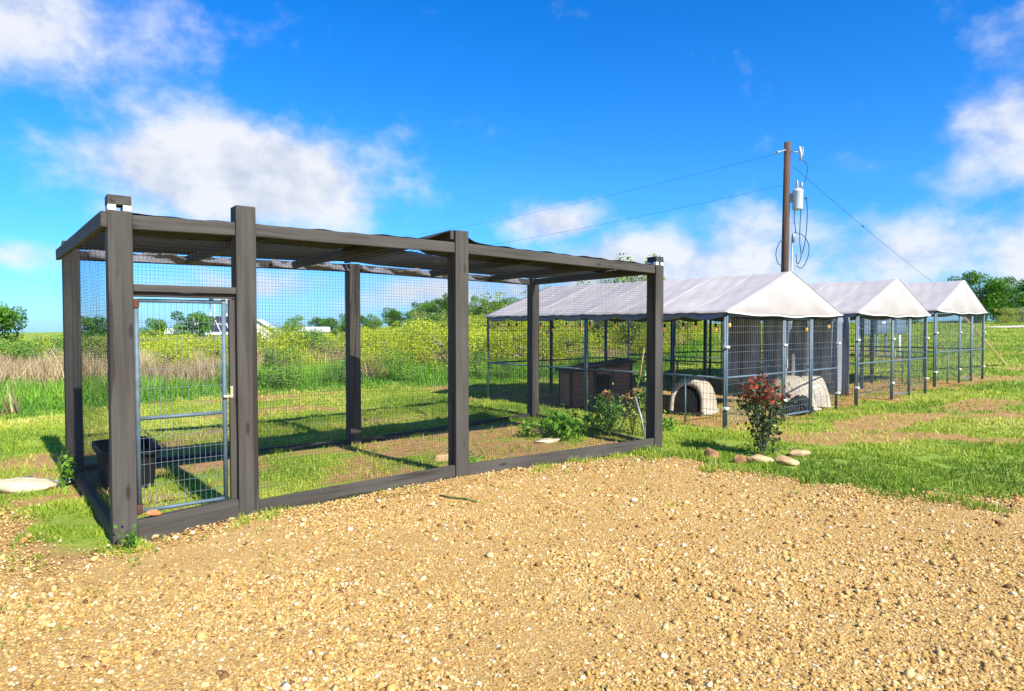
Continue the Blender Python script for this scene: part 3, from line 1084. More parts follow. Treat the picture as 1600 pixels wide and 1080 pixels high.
    MB().box(g1 + u * .045 - v * .02 + Vector((0, 0, lz + .03)), (.022, .03, .09), (u, v, Vector((0, 0, 1)))).box(
        g1 + u * .02 - v * .03 + Vector((0, 0, lz)), (.07, .014, .018), (u, v, Vector((0, 0, 1)))).build('latch', BRASS, gate, bevel=.003)
    for z in (z0 + .02, z1 - .02):
        MB().tube([g0 + Vector((0, 0, z - .03)) - v * .004, g0 + Vector((0, 0, z + .03)) - v * .004], .022, 8).box(
            g0 - u * .012 + Vector((0, 0, z)), (.026, .01, .03), (u, v, Vector((0, 0, 1)))).build('hinge', simple('rusty_hinge', (.07, .03, .02), (.16, .06, .035), 20) if 'rusty_hinge' not in MATS else MATS['rusty_hinge'], gate)
    return u, v


PU, PV = build_pen()


# ------------------------------------------------------------------ dog kennels
def vec2(p, z=0):
    return Vector((float(p[0]), float(p[1]), z))


KU, KV = Vector((.777, .63, 0)), Vector((-.682, .731, 0))


def kennel_panel(root, a, b, z0, h, steel, wire, seed, stiff=True, gate=False, mid=.78, inset=0.):
    """one welded-wire kennel panel between two ground points"""
    d = (b - a).normalized()
    L = (b - a).length
    a = a + d * .022
    b = b - d * .022
    r = .020
    Z = lambda z: Vector((0, 0, z0 + z))
    mb = MB()
    mb.tube([a + Z(-.03), a + Z(h)], r, 8)
    mb.tube([b + Z(-.03), b + Z(h)], r, 8)
    for z in ((.07, mid, h - .02) if gate else (mid, h - .02)):
        mb.tube([a + d * .01 + Z(z), b - d * .01 + Z(z)], r * .8, 8)
    if stiff:
        c = (a + b) / 2
        mb.tube([c + Z(0.0), c + Z(mid)], r * .7, 8)
    o = mb.build('gate' if gate else 'panel', steel, root, True)
    n = max(3, int(L / .058))
    lines = [(a + (b - a) * t + Z(.07), a + (b - a) * t + Z(h - .02)) for t in np.linspace(0, 1, n + 1)[1:-1]]
    lines += [(a + Z(z), b + Z(z)) for z in (.20, .29, .44, .53, .68, .90, 1.0, 1.16, 1.26, 1.46, 1.55)]
    V, F = wires([(tuple(p), tuple(q)) for p, q in lines], .0021, .003, 3, seed)
    w = link('wire_mesh', np_mesh('wire_mesh', V - np.array(parent_world(o)), F), wire, o)
    w['kind'] = 'stuff'
    if gate:
        MB().box(a + d * .03 + Z(.93) - Vector((d.y, -d.x, 0)) * -.03, (.03, .02, .14), (d, Vector((d.y, -d.x, 0)), Vector((0, 0, 1)))).build('latch', BRASS, o, bevel=.003)
    return o


def build_kennel(s0, width, z0, label, rise, seed):
    rg = random.Random(seed)
    o2 = vec2(K1) + KU * s0
    z0 = z0
    root = thing('dog_kennel', label, 'kennel', (o2.x, o2.y, z0), 'canopied dog kennels in a row')
    h = 1.74
    FL, FR = o2, o2 + KU * width
    BL, BR = FL + KV * KD, FR + KV * KD
    # front: wide panel, gate, narrow panel
    w1, w2 = width * .463, width * .718
    kennel_panel(root, FL, FL + KU * w1, z0, h, STEEL, WIRE, seed, stiff=(seed == 3))
    kennel_panel(root, FL + KU * (w1 + .01), FL + KU * w2, z0, h - .045, STEEL, WIRE, seed + 1, stiff=False, gate=True)
    kennel_panel(root, FL + KU * (w2 + .01), FR, z0, h, STEEL, WIRE, seed + 2, stiff=False)
    MB().tube([FL + Vector((0, 0, z0 + h + .012)), FR + Vector((0, 0, z0 + h + .012))], .016, 8).build('top_bar', STEEL, root, True)
    for i in range(4):
        kennel_panel(root, FL + KV * (KD * i / 4), FL + KV * (KD * (i + 1) / 4), z0, h, STEEL, BLACKWIRE, seed + 5 + i, stiff=(i == 0))
        kennel_panel(root, FR + KV * (KD * i / 4), FR + KV * (KD * (i + 1) / 4), z0, h, STEEL, BLACKWIRE, seed + 15 + i, stiff=(i == 2))
    for i in range(2):
        kennel_panel(root, BL + KU * (width * i / 2), BL + KU * (width * (i + 1) / 2), z0, h, STEEL, BLACKWIRE, seed + 25 + i, stiff=False)
    # pale clamps that tie the front panels together
    for p in (FL, FL + KU * (w1 + .005), FR):
        for z in (.32, 1.24):
            MB().box(p - KV * .012 + Vector((0, 0, z0 + z)), (.085, .06, .035), (KU, KV, Vector((0, 0, 1)))).build('clamp', TRIM, root, bevel=.006)
    # canopy: fabric over ribs, ridge along the kennel
    zc, oh = z0 + h + .02, .06
    rr = rise

    def roof(s, t):
        # s along ridge 0 (front) .. 1, t across 0 (left eave) .. 1
        q = FL - KV * .055 + KV * (KD + .11) * s
        x = -oh + (width + 2 * oh) * t
        k = 1 - abs(t - .5) * 2
        z = rr * k
        rib = abs(math.sin(s * math.pi * 4))
        sag = -.045 * rib * math.sin(math.pi * k) - .02 * rib * (k > .97)
        wr = .008 * math.sin(s * 61 + k * 6 + seed) * math.sin(math.pi * min(1, k * 1.2)) + .006 * math.sin(s * 140 - k * 14)
        wr *= min(1, s * 12, (1 - s) * 12)
        dz = -.012 * (1 - rib) if False else 0
        edge = -.006 * (1 - math.cos(s * math.pi * 16)) * (k < .01)
        return q + KU * x + Vector((0, 0, zc + z + sag + wr + dz + edge))
    MB().grid(roof, 72, 24).build('canopy_roof', CANVAS, root, True, solid=.004)
    for i in range(1, 8):
        MB().tube([roof(i / 8, k / 24) + Vector((0, 0, .003)) for k in range(25)], .005 if i % 2 else .009, 5).build('seam', CANVAS, root, True)
    for end in (0, 1):
        def gable(s, t, end=end):
            # s across, t from bottom to top
            q = FL - KV * .045 if end == 0 else FL + KV * (KD + .045)
            x = -oh + (width + 2 * oh) * s
            k = 1 - abs(s - .5) * 2
            zz = (rr * k - .006) * t
            belly = math.sin(math.pi * s) * math.sin(math.pi * min(1, t * .9 + .1))
            out = (-1 if end == 0 else 1) * (.05 * belly + .012 * math.sin(s * 23 + t * 5 + seed) * belly)
            drop = -.05 * math.sin(math.pi * s) ** .7 * (1 - t) + .012 * math.sin(s * 19 + seed) * (1 - t) * math.sin(math.pi * s)
            return q + KU * x + KV * out + Vector((0, 0, zc + zz + drop))
        MB().grid(gable, 40, 14).build('canopy_gable', CANVAS, root, True, solid=.004)
        if end == 0:
            MB().tube([gable(i / 30, 0) - KV * .008 for i in range(31)], .013, 6).build('hem_rope', TRIM, root, True)
    # scalloped valance hanging along both long eaves
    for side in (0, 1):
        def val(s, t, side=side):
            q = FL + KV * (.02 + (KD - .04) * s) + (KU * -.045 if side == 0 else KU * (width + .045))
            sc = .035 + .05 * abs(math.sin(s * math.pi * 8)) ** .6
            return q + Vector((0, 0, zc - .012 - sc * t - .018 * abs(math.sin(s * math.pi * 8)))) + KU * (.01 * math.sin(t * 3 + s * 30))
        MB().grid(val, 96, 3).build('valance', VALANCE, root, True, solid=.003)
    # ridge pole and rib tubes under the cloth
    mb = MB()
    ridge = lambda s: FL + KU * width / 2 + KV * KD * s + Vector((0, 0, zc + rr - .05))
    mb.tube([ridge(0), ridge(1)], .016, 8)
    mb.build('ridge_tube', STEEL, root, True)
    for i in range(5):
        s = i / 4
        a = FL + KV * KD * s + Vector((0, 0, zc - .02))
        b = FR + KV * KD * s + Vector((0, 0, zc - .02))
        MB().tube([a, ridge(s), b], .014, 8).build('rib', STEEL, root, True)
    return FL, FR, BL, BR


KEN = []
for s0, wd, z0, lab, rise, sd_ in ((0.0, 3.64, 0.0, 'white-canopied wire dog kennel nearest the timber pen, with red-leaved rose bush before it', .70, 1),
                                   (4.46, 3.60, .045, 'white-canopied wire dog kennel in the middle of the row of three', .74, 2),
                                   (8.62, 3.56, .16, 'white-canopied wire dog kennel at the far end of the row, plank against it', .78, 3)):
    KEN.append(build_kennel(s0, wd, z0, lab, rise, sd_))


def hang_tarp(a, d, L, z1, z0, label, seed, off):
    def fn(s, t):
        f = .06 * math.sin(s * L * 13 + seed) + .03 * math.sin(s * L * 31 + seed * 2)
        return a + d * (L * s) + off * (.07 + f * (.35 + .65 * t)) + Vector((0, 0, z1 + (z0 - z1) * t + .02 * math.sin(s * 11 + seed) * t))
    p = a + d * (L / 2)
    o = MB().grid(fn, 48, 12).build('hanging_tarp', TARP, None, True, solid=.004, origin=(p.x, p.y, z0))
    tag(o, label, 'tarp', 'grey tarps hung as shade')


FR1, FL2 = KEN[0][1], KEN[1][0]
hang_tarp(FR1 + KV * .05, KV, .42, 1.70, .46, 'narrow grey tarp at the front right corner inside the nearest kennel', 1, -KU)
hang_tarp(FR1 + KV * .53, KV, .26, 1.70, .50, 'narrow dark grey tarp strip just behind the corner tarp in the nearest kennel', 3.3, -KU)
hang_tarp(FR1 + KV * 1.02, KV, .36, 1.70, .42, 'grey tarp strip seen left of the gate inside the nearest kennel', 2.6, -KU)
hang_tarp(FR1 + KV * 1.46, KV, .66, 1.70, .38, 'wide pale grey tarp farthest back inside the nearest kennel', 5.2, -KU)
hang_tarp(FL2 + KV * .12, KV, 1.5, 1.72, .22, 'grey tarp hanging in the gap before the middle kennel', 4.1, -KU)


def string_light(name, label, pts, bulbs, seed):
    """pts: cable path; bulbs: list of fractions"""
    rg = random.Random(seed)
    root = thing(name, label, 'string light', pts[0], 'strings of amber bulbs under the canopies')
    n = len(pts) - 1
    path = []
    for i in range(n):
        for k in range(6):
            t = k / 6
            q = Vector(pts[i]).lerp(Vector(pts[i + 1]), t)
            q.z -= .05 * math.sin(math.pi * t)
            path.append(q)
    path.append(Vector(pts[-1]))
    MB().tube(path, .005, 5).build('cable', CABLE, root)
    for f in bulbs:
        q = path[min(len(path) - 1, int(f * (len(path) - 1)))]
        L = rg.uniform(.03, .09)
        so = MB().tube([q, q - Vector((0, 0, L))], .006, 5).lathe(q - Vector((0, 0, L + .055)), [(.017, 0), (.02, .03), (.012, .055)], 8).build('socket', CABLE, root, True)
        c = q - Vector((0, 0, L + .055))
        MB().lathe(c, [(.005, -.07), (.018, -.058), (.025, -.037), (.02, -.014), (.011, .002)], 10).build('bulb', AMBER, so, True)


FL1, BL1 = KEN[0][0], KEN[0][2]
a = FL1 + KU * .09
pts = [tuple(a + KV * (KD * k / 8) + Vector((0, 0, 1.70))) for k in range(9)]
string_light('string_light', 'string of amber bulbs along the left eave of the nearest kennel', pts, [.02, .06, .11, .16, .21, .26, .40, .50, .56, .62, .68, .74, .80, .86, .91, .965], 3)
pts = [tuple(FR1 - KU * (.1 + .5 * k) + KV * .12 + Vector((0, 0, 1.70))) for k in range(3)]
string_light('string_light', 'short string of amber bulbs inside the nearest kennel, right front corner', pts, [.05, .9], 5)
pts = [tuple(FL2 + KU * (.08 + .5 * k) + KV * .12 + Vector((0, 0, 1.74))) for k in range(4)]
string_light('string_light', 'short string of amber bulbs inside the middle kennel, left front corner', pts, [.18], 6)


# ------------------------------------------------------------------ dog houses and other things in the kennels
def build_dogloo(name, label, c, face, sx, sy, hgt, group):
    """rounded plastic dog house with an arched doorway facing 'face' (angle of the door direction)"""
    z0 = Tz(c[0], c[1]) + .02
    root = thing(name, label, 'dog house', (c[0], c[1], z0), group)
    fx, fy = math.cos(face), math.sin(face)
    D, W = Vector((fx, fy, 0)), Vector((-fy, fx, 0))
    base = Vector((c[0], c[1], z0))
    mb = MB()
    prof = [(1.06, 0), (1.07, .06), (.99, .075), (.975, .12), (.93, .30), (.86, .50), (.76, .68), (.62, .82), (.45, .92), (.25, .98), (.06, 1.0)]
    n = 28
    vs = []
    for r, z in prof:
        for k in range(n):
            a = 2 * math.pi * k / n
            ca, sa = math.cos(a), math.sin(a)
            # a rounded square in plan
            q = (abs(ca) ** 3.2 + abs(sa) ** 3.2) ** (-1 / 3.2)
            rib = 1 + .003 * math.cos(a * 14) * (z > .08) * (z < .8)
            vs.append(base + D * (ca * q * r * sx / 2 * rib) + W * (sa * q * r * sy / 2 * rib) + Vector((0, 0, z * hgt)))
    m = len(prof)
    fs = [(i * n + k, i * n + (k + 1) % n, (i + 1) * n + (k + 1) % n, (i + 1) * n + k) for i in range(m - 1) for k in range(n)]
    fs.append(tuple((m - 1) * n + k for k in range(n)))
    mb.add(vs, fs).build('dome', TAN, root, True)
    # arched doorway: a hood standing proud of the dome
    dw, dh = sy * .30, hgt * .80

    def arch(k, sc):
        a = math.pi * k / 16
        return (math.cos(a) * dw * sc, (.10 + (abs(math.sin(a)) ** .62) * (dh / hgt - .10) * sc) * hgt)
    out0, out1 = sx * .64, sx * .30
    hood = MB()
    vs = []
    for off, sc, lean in ((out1, 1.28, .0), (out0, 1.28, .0), (out0, 1.0, .0), (out0 - .10, 1.0, 0)):
        for k in range(17):
            w_, z_ = arch(k, sc)
            vs.append(base + D * (off - .13 * sx * (z_ / hgt) ** 1.4) + W * w_ + Vector((0, 0, z_)))
    fs = [(i * 17 + k, i * 17 + k + 1, (i + 1) * 17 + k + 1, (i + 1) * 17 + k) for i in range(3) for k in range(16)]
    hood.add(vs, fs).build('doorway', TAN, root, True)
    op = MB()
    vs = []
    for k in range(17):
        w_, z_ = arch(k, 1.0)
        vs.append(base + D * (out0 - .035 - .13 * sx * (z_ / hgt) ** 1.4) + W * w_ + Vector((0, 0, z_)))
    op.add(vs, [tuple(range(17))]).build('opening_shade', DARK, root)  # dark sheet paints in the shade of the hollow opening
    return root


build_dogloo('plastic_dog_house', 'tan rounded plastic dog house with dark arched opening, right of the pen corner post', (3.28, 11.55), R(-118), .95, .78, .63, 'tan plastic dog houses')
build_dogloo('plastic_dog_house', 'tan rounded plastic dog house half in sun, behind the gate of the nearest kennel', (5.26, 12.10), R(-15), 1.0, .80, .60, 'tan plastic dog houses')


def build_wood_doghouse():
    c = Vector((1.62, 12.55, Tz(1.62, 12.55)))
    root = thing('wooden_dog_house', 'brown wooden dog house with slanting dark roof and black doorway, in the nearest kennel', 'dog house', c)
    a = R(12)
    D, W = Vector((math.cos(a), math.sin(a), 0)), Vector((-math.sin(a), math.cos(a), 0))
    zh = lambda x: .68 + .17 * (x + .62) / 1.24
    Zv = Vector((0, 0, 1))
    hx, hy = .60, .36
    f0 = c - W * hy

    def plank_wall(p, d, n, L, zt0, zt1, skip=None):
        for i in range(n):
            z0, z1 = .04 + i * .075, .04 + (i + 1) * .075 - .006
            top = max(zt0, zt1)
            if z0 > top:
                break
            segs = [(0, L)]
            if skip and z1 > skip[2] and z0 < skip[3]:
                segs = [(0, skip[0]), (skip[1], L)]
            for s0, s1 in segs:
                e = lambda s: min(z1, zt0 + (zt1 - zt0) * s / L)
                if e(s0) <= z0 + .004 and e(s1) <= z0 + .004:
                    continue
                t0, t1 = max(e(s0), z0 + .004), max(e(s1), z0 + .004)
                out = Vector((d.y, -d.x, 0)) * .012
                q = [p + d * s0 + Zv * z0, p + d * s1 + Zv * z0, p + d * s1 + Zv * t1, p + d * s0 + Zv * t0]
                MB().add(q + [k + out for k in q], [(0, 1, 2, 3), (4, 5, 6, 7), (0, 1, 5, 4), (1, 2, 6, 5), (2, 3, 7, 6), (3, 0, 4, 7)]).build('plank', BROWN, root)
    plank_wall(c - D * hx - W * hy, D, 12, 2 * hx, zh(-hx), zh(hx), (.50, .78, .18, .60))
    plank_wall(c - D * hx + W * hy, -W, 12, 2 * hy, zh(-hx), zh(-hx))
    plank_wall(c + D * hx - W * hy, W, 12, 2 * hy, zh(hx), zh(hx))
    plank_wall(c + D * hx + W * hy, -D, 12, 2 * hx, zh(hx), zh(-hx))
    # dark box paints the shade inside the doorway; then corner posts and the roof
    MB().box(c + Zv * .33, (2 * hx - .03, 2 * hy - .03, .58), (D, W, Zv)).build('inner_shade', DARK, root)
    for sx in (-1, 1):
        for sy in (-1, 1):
            MB().box(c + D * sx * hx + W * sy * hy + Zv * (zh(sx * hx) / 2), (.05, .05, zh(sx * hx)), (D, W, Zv)).build('corner_post', DKTRIM, root, bevel=.004)
    MB().box(f0 + D * .22 - W * .016 + Zv * .38, (.035, .02, .70), (D, W, Zv)).build('door_trim', DKTRIM, root, bevel=.003)
    MB().box(f0 - D * .13 - W * .016 + Zv * .38, (.06, .02, .70), (D, W, Zv)).build('door_trim', DKTRIM, root, bevel=.003)
    sl = (D * 1.24 + Zv * .17).normalized()
    MB().box(c + Zv * (zh(0) + .022), (1.40, .92, .035), (sl, W, sl.cross(W))).build('roof', DKTRIM, root, bevel=.006)


build_wood_doghouse()


def build_bag():
    c = Vector((5.12, 11.55, Tz(5.1, 11.5)))
    rg = random.Random(4)

    def fn(s, t):
        a = 2 * math.pi * s
        e = t
        rr = math.sin(math.pi * (.02 + .48 * e) + .0) if e < 1 else 1
        k = math.cos(e * math.pi / 2)
        n = .10 * math.sin(a * 5 + e * 7) + .06 * math.sin(a * 11 - e * 13) + .04 * math.sin(a * 17 + e * 23)
        x = math.cos(a) * k * .36 * (1 + n)
        y = math.sin(a) * k * .24 * (1 + n)
        z = math.sin(e * math.pi / 2) * .34 * (1 + n * .6)
        # slumps away to the left, rears up on the right
        z *= .45 + .55 / (1 + math.exp(-(x + .02) * 14))
        x = x * 1.0 - (.12 if x < 0 else 0) * abs(x) / .36
        return c + KU * x * 1.05 + Vector((KU.y, -KU.x, 0)) * -y + Vector((0, 0, z - .01))
    o = MB().grid(fn, 40, 14).build('plastic_sack', BLACKP, None, True, origin=c)
    tag(o, 'crumpled black plastic sack slumped behind the kennel gate', 'sack')


build_bag()


def build_tub():
    c = Vector((-3.80, 6.30, Tz(-3.8, 6.3)))
    root = thing('plastic_tub', 'black plastic tub with a thick rim in the left corner of the timber pen', 'tub', c)
    A, B, Zv = PU, PV, Vector((0, 0, 1))

    def ring(lx, ly, z, n=24):
        out = []
        for k in range(n):
            a = 2 * math.pi * k / n
            ca, sa = math.cos(a), math.sin(a)
            q = (abs(ca) ** 9 + abs(sa) ** 9) ** (-1 / 9)
            out.append(c + A * (ca * q * lx) + B * (sa * q * ly) + Zv * z)
        return out
    n = 24
    rings = [ring(.20, .36, .0), ring(.225, .40, .33), ring(.255, .44, .332), ring(.26, .445, .385), ring(.235, .41, .387), ring(.19, .35, .06)]
    vs = [p for r_ in rings for p in r_]
    fs = [(i * n + k, i * n + (k + 1) % n, (i + 1) * n + (k + 1) % n, (i + 1) * n + k) for i in range(len(rings) - 1) for k in range(n)]
    fs += [tuple(range(n))[::-1], tuple(5 * n + k for k in range(n))]
    MB().add(vs[:3 * n] + vs[4 * n:], []).v
    body = MB().add(vs, fs)
    body.build('body', BLACKP, root, True, bevel=.004)
    for s in (-1, 1):
        MB().tube([c + B * s * .47 + A * -.07 + Zv * .37, c + B * s * .52 + A * -.05 + Zv * .38, c + B * s * .52 + A * .05 + Zv * .36, c + B * s * .47 + A * .07 + Zv * .37], .012, 6).build('handle', BLACKP, root, True)


build_tub()


# ------------------------------------------------------------------ rocks
def rock(label, c, size, mat, seed, rot=0., name='rock', group=None, flat=0.0):
    rg = np.random.default_rng(seed)
    n, m = 26, 14
    pn = rg.normal(size=(13, 3))
    pn /= np.linalg.norm(pn, axis=1)[:, None]
    pd = rg.uniform(.45, .95, 13)
    vs = []
    for i in range(m + 1):
        th = math.pi * i / m
        for k in range(n):
            a = 2 * math.pi * k / n
            d = np.array((math.sin(th) * math.cos(a), math.sin(th) * math.sin(a), math.cos(th)))
            dt = pn @ d
            r_ = float(np.min(np.where(dt > .05, pd / np.maximum(dt, .05), 9)))
            r_ = min(r_, 1.15) * (1 + .05 * math.sin(9 * a + 5 * th) * math.sin(7 * th + seed) + (rg.normal(0, .016) if 0 < i < m else 0))
            z = math.copysign(abs(d[2]) ** (1 - flat), d[2])
            vs.append(Vector((d[0] * r_ * size[0] / 2, d[1] * r_ * size[1] / 2, z * r_ * size[2] / 2)))
    c_, s_ = math.cos(rot), math.sin(rot)
    z0 = Tz(c[0], c[1])
    vs = [Vector((p.x * c_ - p.y * s_ + c[0], p.x * s_ + p.y * c_ + c[1], p.z + z0 + size[2] * .20)) for p in vs]
    fs = [(i * n + k, (i + 1) * n + k, (i + 1) * n + (k + 1) % n, i * n + (k + 1) % n) for i in range(m) for k in range(n)]
    o = MB().add(vs, fs).build(name, mat, None, True, origin=(c[0], c[1], z0))
    return tag(o, label, 'rock', group)


rock('reddish knobbly rock lying left of the red-leaved rose bush', (2.34, 7.52), (.22, .18, .20), ROCKR, 1, .3)
rock('long tan rock lying in front of the rose bush', (2.80, 7.24), (.36, .22, .19), ROCK, 2, .25, flat=.3)
rock('pointed tan rock at the lower right of the rose bush', (3.10, 7.20), (.33, .22, .15), ROCK, 3, -.2)
rock('long tan rock behind the others, right of the rose bush', (3.40, 7.60), (.35, .18, .15), ROCK, 4, .15, flat=.3)
rock('small orange rock at the left end of the long tan rock', (2.57, 7.24), (.16, .13, .12), ROCKR, 5, .1)
rock('flat tan stone slab lying inside the pen left of the middle front post', (-.72, 7.18), (.42, .26, .13), ROCK, 6, .5, flat=.5)
rock('flat pale stone slab inside the pen by the green plant', (.46, 8.55), (.42, .20, .06), ROCKW, 7, .6, flat=.5)
rock('long cream flat stone at the left edge of the gravel', (-4.62, 5.98), (.62, .36, .20), ROCKW, 8, .55, flat=.2)
rock('small grey stone at the foot of the left rear corner post', (-4.42, 6.28), (.15, .11, .10), simple('grey_rock', (.34, .36, .40), (.52, .54, .58), 8, .9), 9, .2)
rock('orange crumbled brick at the sill beneath the gate hinge', (-2.58, 4.60), (.10, .07, .05), TERRA, 10, .7)
bpy.data.objects[[o.name for o in bpy.data.objects if o.get('label', '').startswith('orange crumbled')][0]].location.z += .18


# ------------------------------------------------------------------ plants
def bush(name, label, cat, c, height, spread, nstem, leaves, seed, stem_mat, stem_r=.008, group=None, leaf_parts=None, shape=1.):
    """stems that fork from the base and leaves spread along their outer parts; leaf_parts: (part name, material, count, size, zrange, v-mean)"""
    rg = np.random.default_rng(seed)
    rr = random.Random(seed)
    z0 = Tz(c[0], c[1])
    base = Vector((c[0], c[1], z0))
    root = thing(name, label, cat, base, group)
    mb = MB()
    tips = []
    for i in range(nstem):
        a = 2 * math.pi * (i + rr.random() * .8) / nstem
        e = spread * rr.uniform(.25, 1.0)
        hh = height * rr.uniform(.65, 1.0)
        p = [base + Vector((math.cos(a) * e * t ** shape + rr.uniform(-.02, .02) * t, math.sin(a) * e * t ** shape + rr.uniform(-.02, .02) * t, hh * t)) for t in (0, .3, .6, .85, 1)]
        mb.tube(p, stem_r, 5, True, stem_r * .4)
        tips += [(p[2].lerp(p[4], t)) for t in (0, .35, .7, 1)] + [p[0].lerp(p[2], t) for t in (.35, .55, .8)]
        for k in range(3):
            s = p[1].lerp(p[3], rr.random())
            q = s + Vector((rr.uniform(-1, 1) * spread * .45, rr.uniform(-1, 1) * spread * .45, height * rr.uniform(.08, .28)))
            mb.tube([s, s.lerp(q, .5) + Vector((0, 0, .02)), q], stem_r * .6, 4, True, stem_r * .3)
            tips += [s.lerp(q, t) for t in (.3, .6, 1)]
    mb.build('stems', stem_mat, root)
    tips = np.array([tuple(t) for t in tips])
    for (pn, mat, n, size, z_lo, z_hi, vm, sp) in leaf_parts:
        h = (tips[:, 2] - z0) / height
        ok = tips[(h >= z_lo) & (h <= z_hi)]
        if len(ok) == 0:
            ok = tips
        pick = ok[rg.integers(0, len(ok), n)] + rg.normal(0, sp, (n, 3))
        pick[:, 2] = np.maximum(pick[:, 2], z0 + .015)
        v = vm + rg.normal(0, .25, n)
        me = leaf_mesh(pn, pick - np.array(base), size * rg.uniform(.6, 1.3, n), v, seed + 3, .6, .2)
        o = link(pn, me, mat, root)
        o['kind'] = 'stuff'
    return root


bush('rose_bush', 'rose bush with red young leaves standing in front of the nearest kennel', 'rose bush', (3.0, 7.66), .90, .27, 13, 0, 21, BARK, .009,
     leaf_parts=[('green_leaves', ROSEG, 1050, .055, .12, .95, .5, .075), ('red_leaves', ROSER, 320, .055, .74, 1.1, .5, .045), ('yellowing_leaves', SHRUBO, 90, .045, .2, .7, .7, .06)])
bush('rose_bush', 'dark green rose bush with peach blooms inside the right end of the pen', 'rose bush', (1.36, 9.05), .62, .26, 9, 0, 22, STEM, .008,
     leaf_parts=[('leaves', SHRUBG, 800, .05, .15, 1.0, .45, .06), ('blooms', PEACH, 40, .06, .9, 1.2, .5, .03)])
bush('flowering_plant', 'thin leggy plant with yellowish leaves right of the peach rose bush', 'plant', (1.72, 9.15), .60, .20, 5, 0, 23, STEM, .006,
     leaf_parts=[('leaves', SHRUBO, 170, .05, .2, 1.0, .6, .05), ('blooms', PEACH, 22, .05, .85, 1.2, .5, .03)])
bush('leafy_plant', 'low bright green leafy plant spreading inside the right end of the pen', 'plant', (.72, 9.05), .30, .46, 14, 0, 24, STEM, .007, shape=.7,
     leaf_parts=[('leaves', PLANTG, 620, .085, .1, 1.0, .55, .06)])
bush('leafy_plant', 'small bright green sprout in front of the low leafy plant', 'plant', (.72, 8.62), .14, .11, 6, 0, 25, STEM, .005,
     leaf_parts=[('leaves', PLANTG, 90, .07, .1, 1.0, .6, .03)])
bush('leafy_plant', 'small green weed left of the low leafy plant in the pen', 'plant', (.22, 8.95), .20, .16, 7, 0, 26, STEM, .005,
     leaf_parts=[('leaves', WEED, 160, .06, .1, 1.0, .6, .04)])
bush('climbing_plant', 'tall thin green plant beside the right corner post of the pen', 'plant', (1.86, 9.0), 1.0, .10, 4, 0, 27, STEM, .006,
     leaf_parts=[('leaves', SHRUBG, 190, .055, .1, 1.0, .65, .05)])
bush('weed_clump', 'green weed clump beside the flat stone in the pen', 'weed', (-.50, 7.0), .12, .18, 8, 0, 28, STEM, .004,
     leaf_parts=[('leaves', WEED, 220, .05, .1, 1.0, .6, .04)])
bush('weed_clump', 'yellow-green weed at the left end wall of the pen', 'weed', (-4.30, 6.15), .36, .10, 5, 0, 29, STEM, .005,
     leaf_parts=[('leaves', PLANTG, 90, .06, .1, 1.0, .8, .04)])
bush('weed_clump', 'dark green weed clump outside the kennel beside the pen corner', 'weed', (2.28, 9.55), .16, .26, 8, 0, 30, STEM, .004,
     leaf_parts=[('leaves', WEED, 300, .055, .1, 1.0, .3, .05)])
bush('weed_clump', 'small sprout at the foot of the left front post of the pen', 'weed', (-2.62, 4.36), .13, .09, 6, 0, 31, STEM, .004,
     leaf_parts=[('leaves', PLANTG, 70, .045, .1, 1.0, .6, .03)])


# garden stake, pale pipe, twig, plank
def tubes_thing(name, label, cat, pts, r, mat, n=7):
    o = MB().tube(pts, r, n).build(name, mat, None, True, origin=pts[0])
    return tag(o, label, cat)


p0 = Vector((1.55, 9.30, Tz(1.55, 9.3)))
st = thing('garden_stake', 'bent bamboo garden stake with a yellow tie, left of the right corner post', 'stake', p0)
MB().tube([p0, (1.66, 9.2, .34), (1.75, 9.1, .60), (1.80, 9.02, .85), (1.84, 8.97, 1.24)], .012, 7, True, .008).build('cane', BAMBOO, st, True)
MB().tube([(1.70, 9.12, .53), (1.76, 9.10, .54), (1.74, 9.03, .55), (1.68, 9.05, .53), (1.63, 9.1, .55)], .012, 6).build('tie', simple('yellow_twine', (.66, .40, .06), (.78, .52, .10), 12), st, True)
tubes_thing('plastic_pipe', 'pale grey plastic pipe leaning by the right corner post of the pen', 'pipe', [Vector((1.80, 8.62, Tz(1.8, 8.6))), Vector((1.77, 8.75, .28)), Vector((1.70, 8.85, .58))], .014, POLEGREY)
tw = [Vector((-.62, 5.52, 0)), Vector((-.52, 5.47, 0)), Vector((-.40, 5.44, 0)), Vector((-.30, 5.36, 0))]
for q in tw:
    q.z = Tz(q.x, q.y) + .03
tubes_thing('twig', 'dark green twig lying on the gravel before the middle post', 'twig', tw, .010, STEM, 5)

pb, ptp = Vector((15.6, 20.3, 0)), Vector((12.62, 18.2, 1.98))
pb.z = Tz(pb.x, pb.y) + .02
pl = beam('wooden_plank', pb, ptp, .15, .05, None, PINE, up=(0.3, -.6, .8))
tag(pl, 'yellow raw pine plank leaning against the far kennel', 'plank')

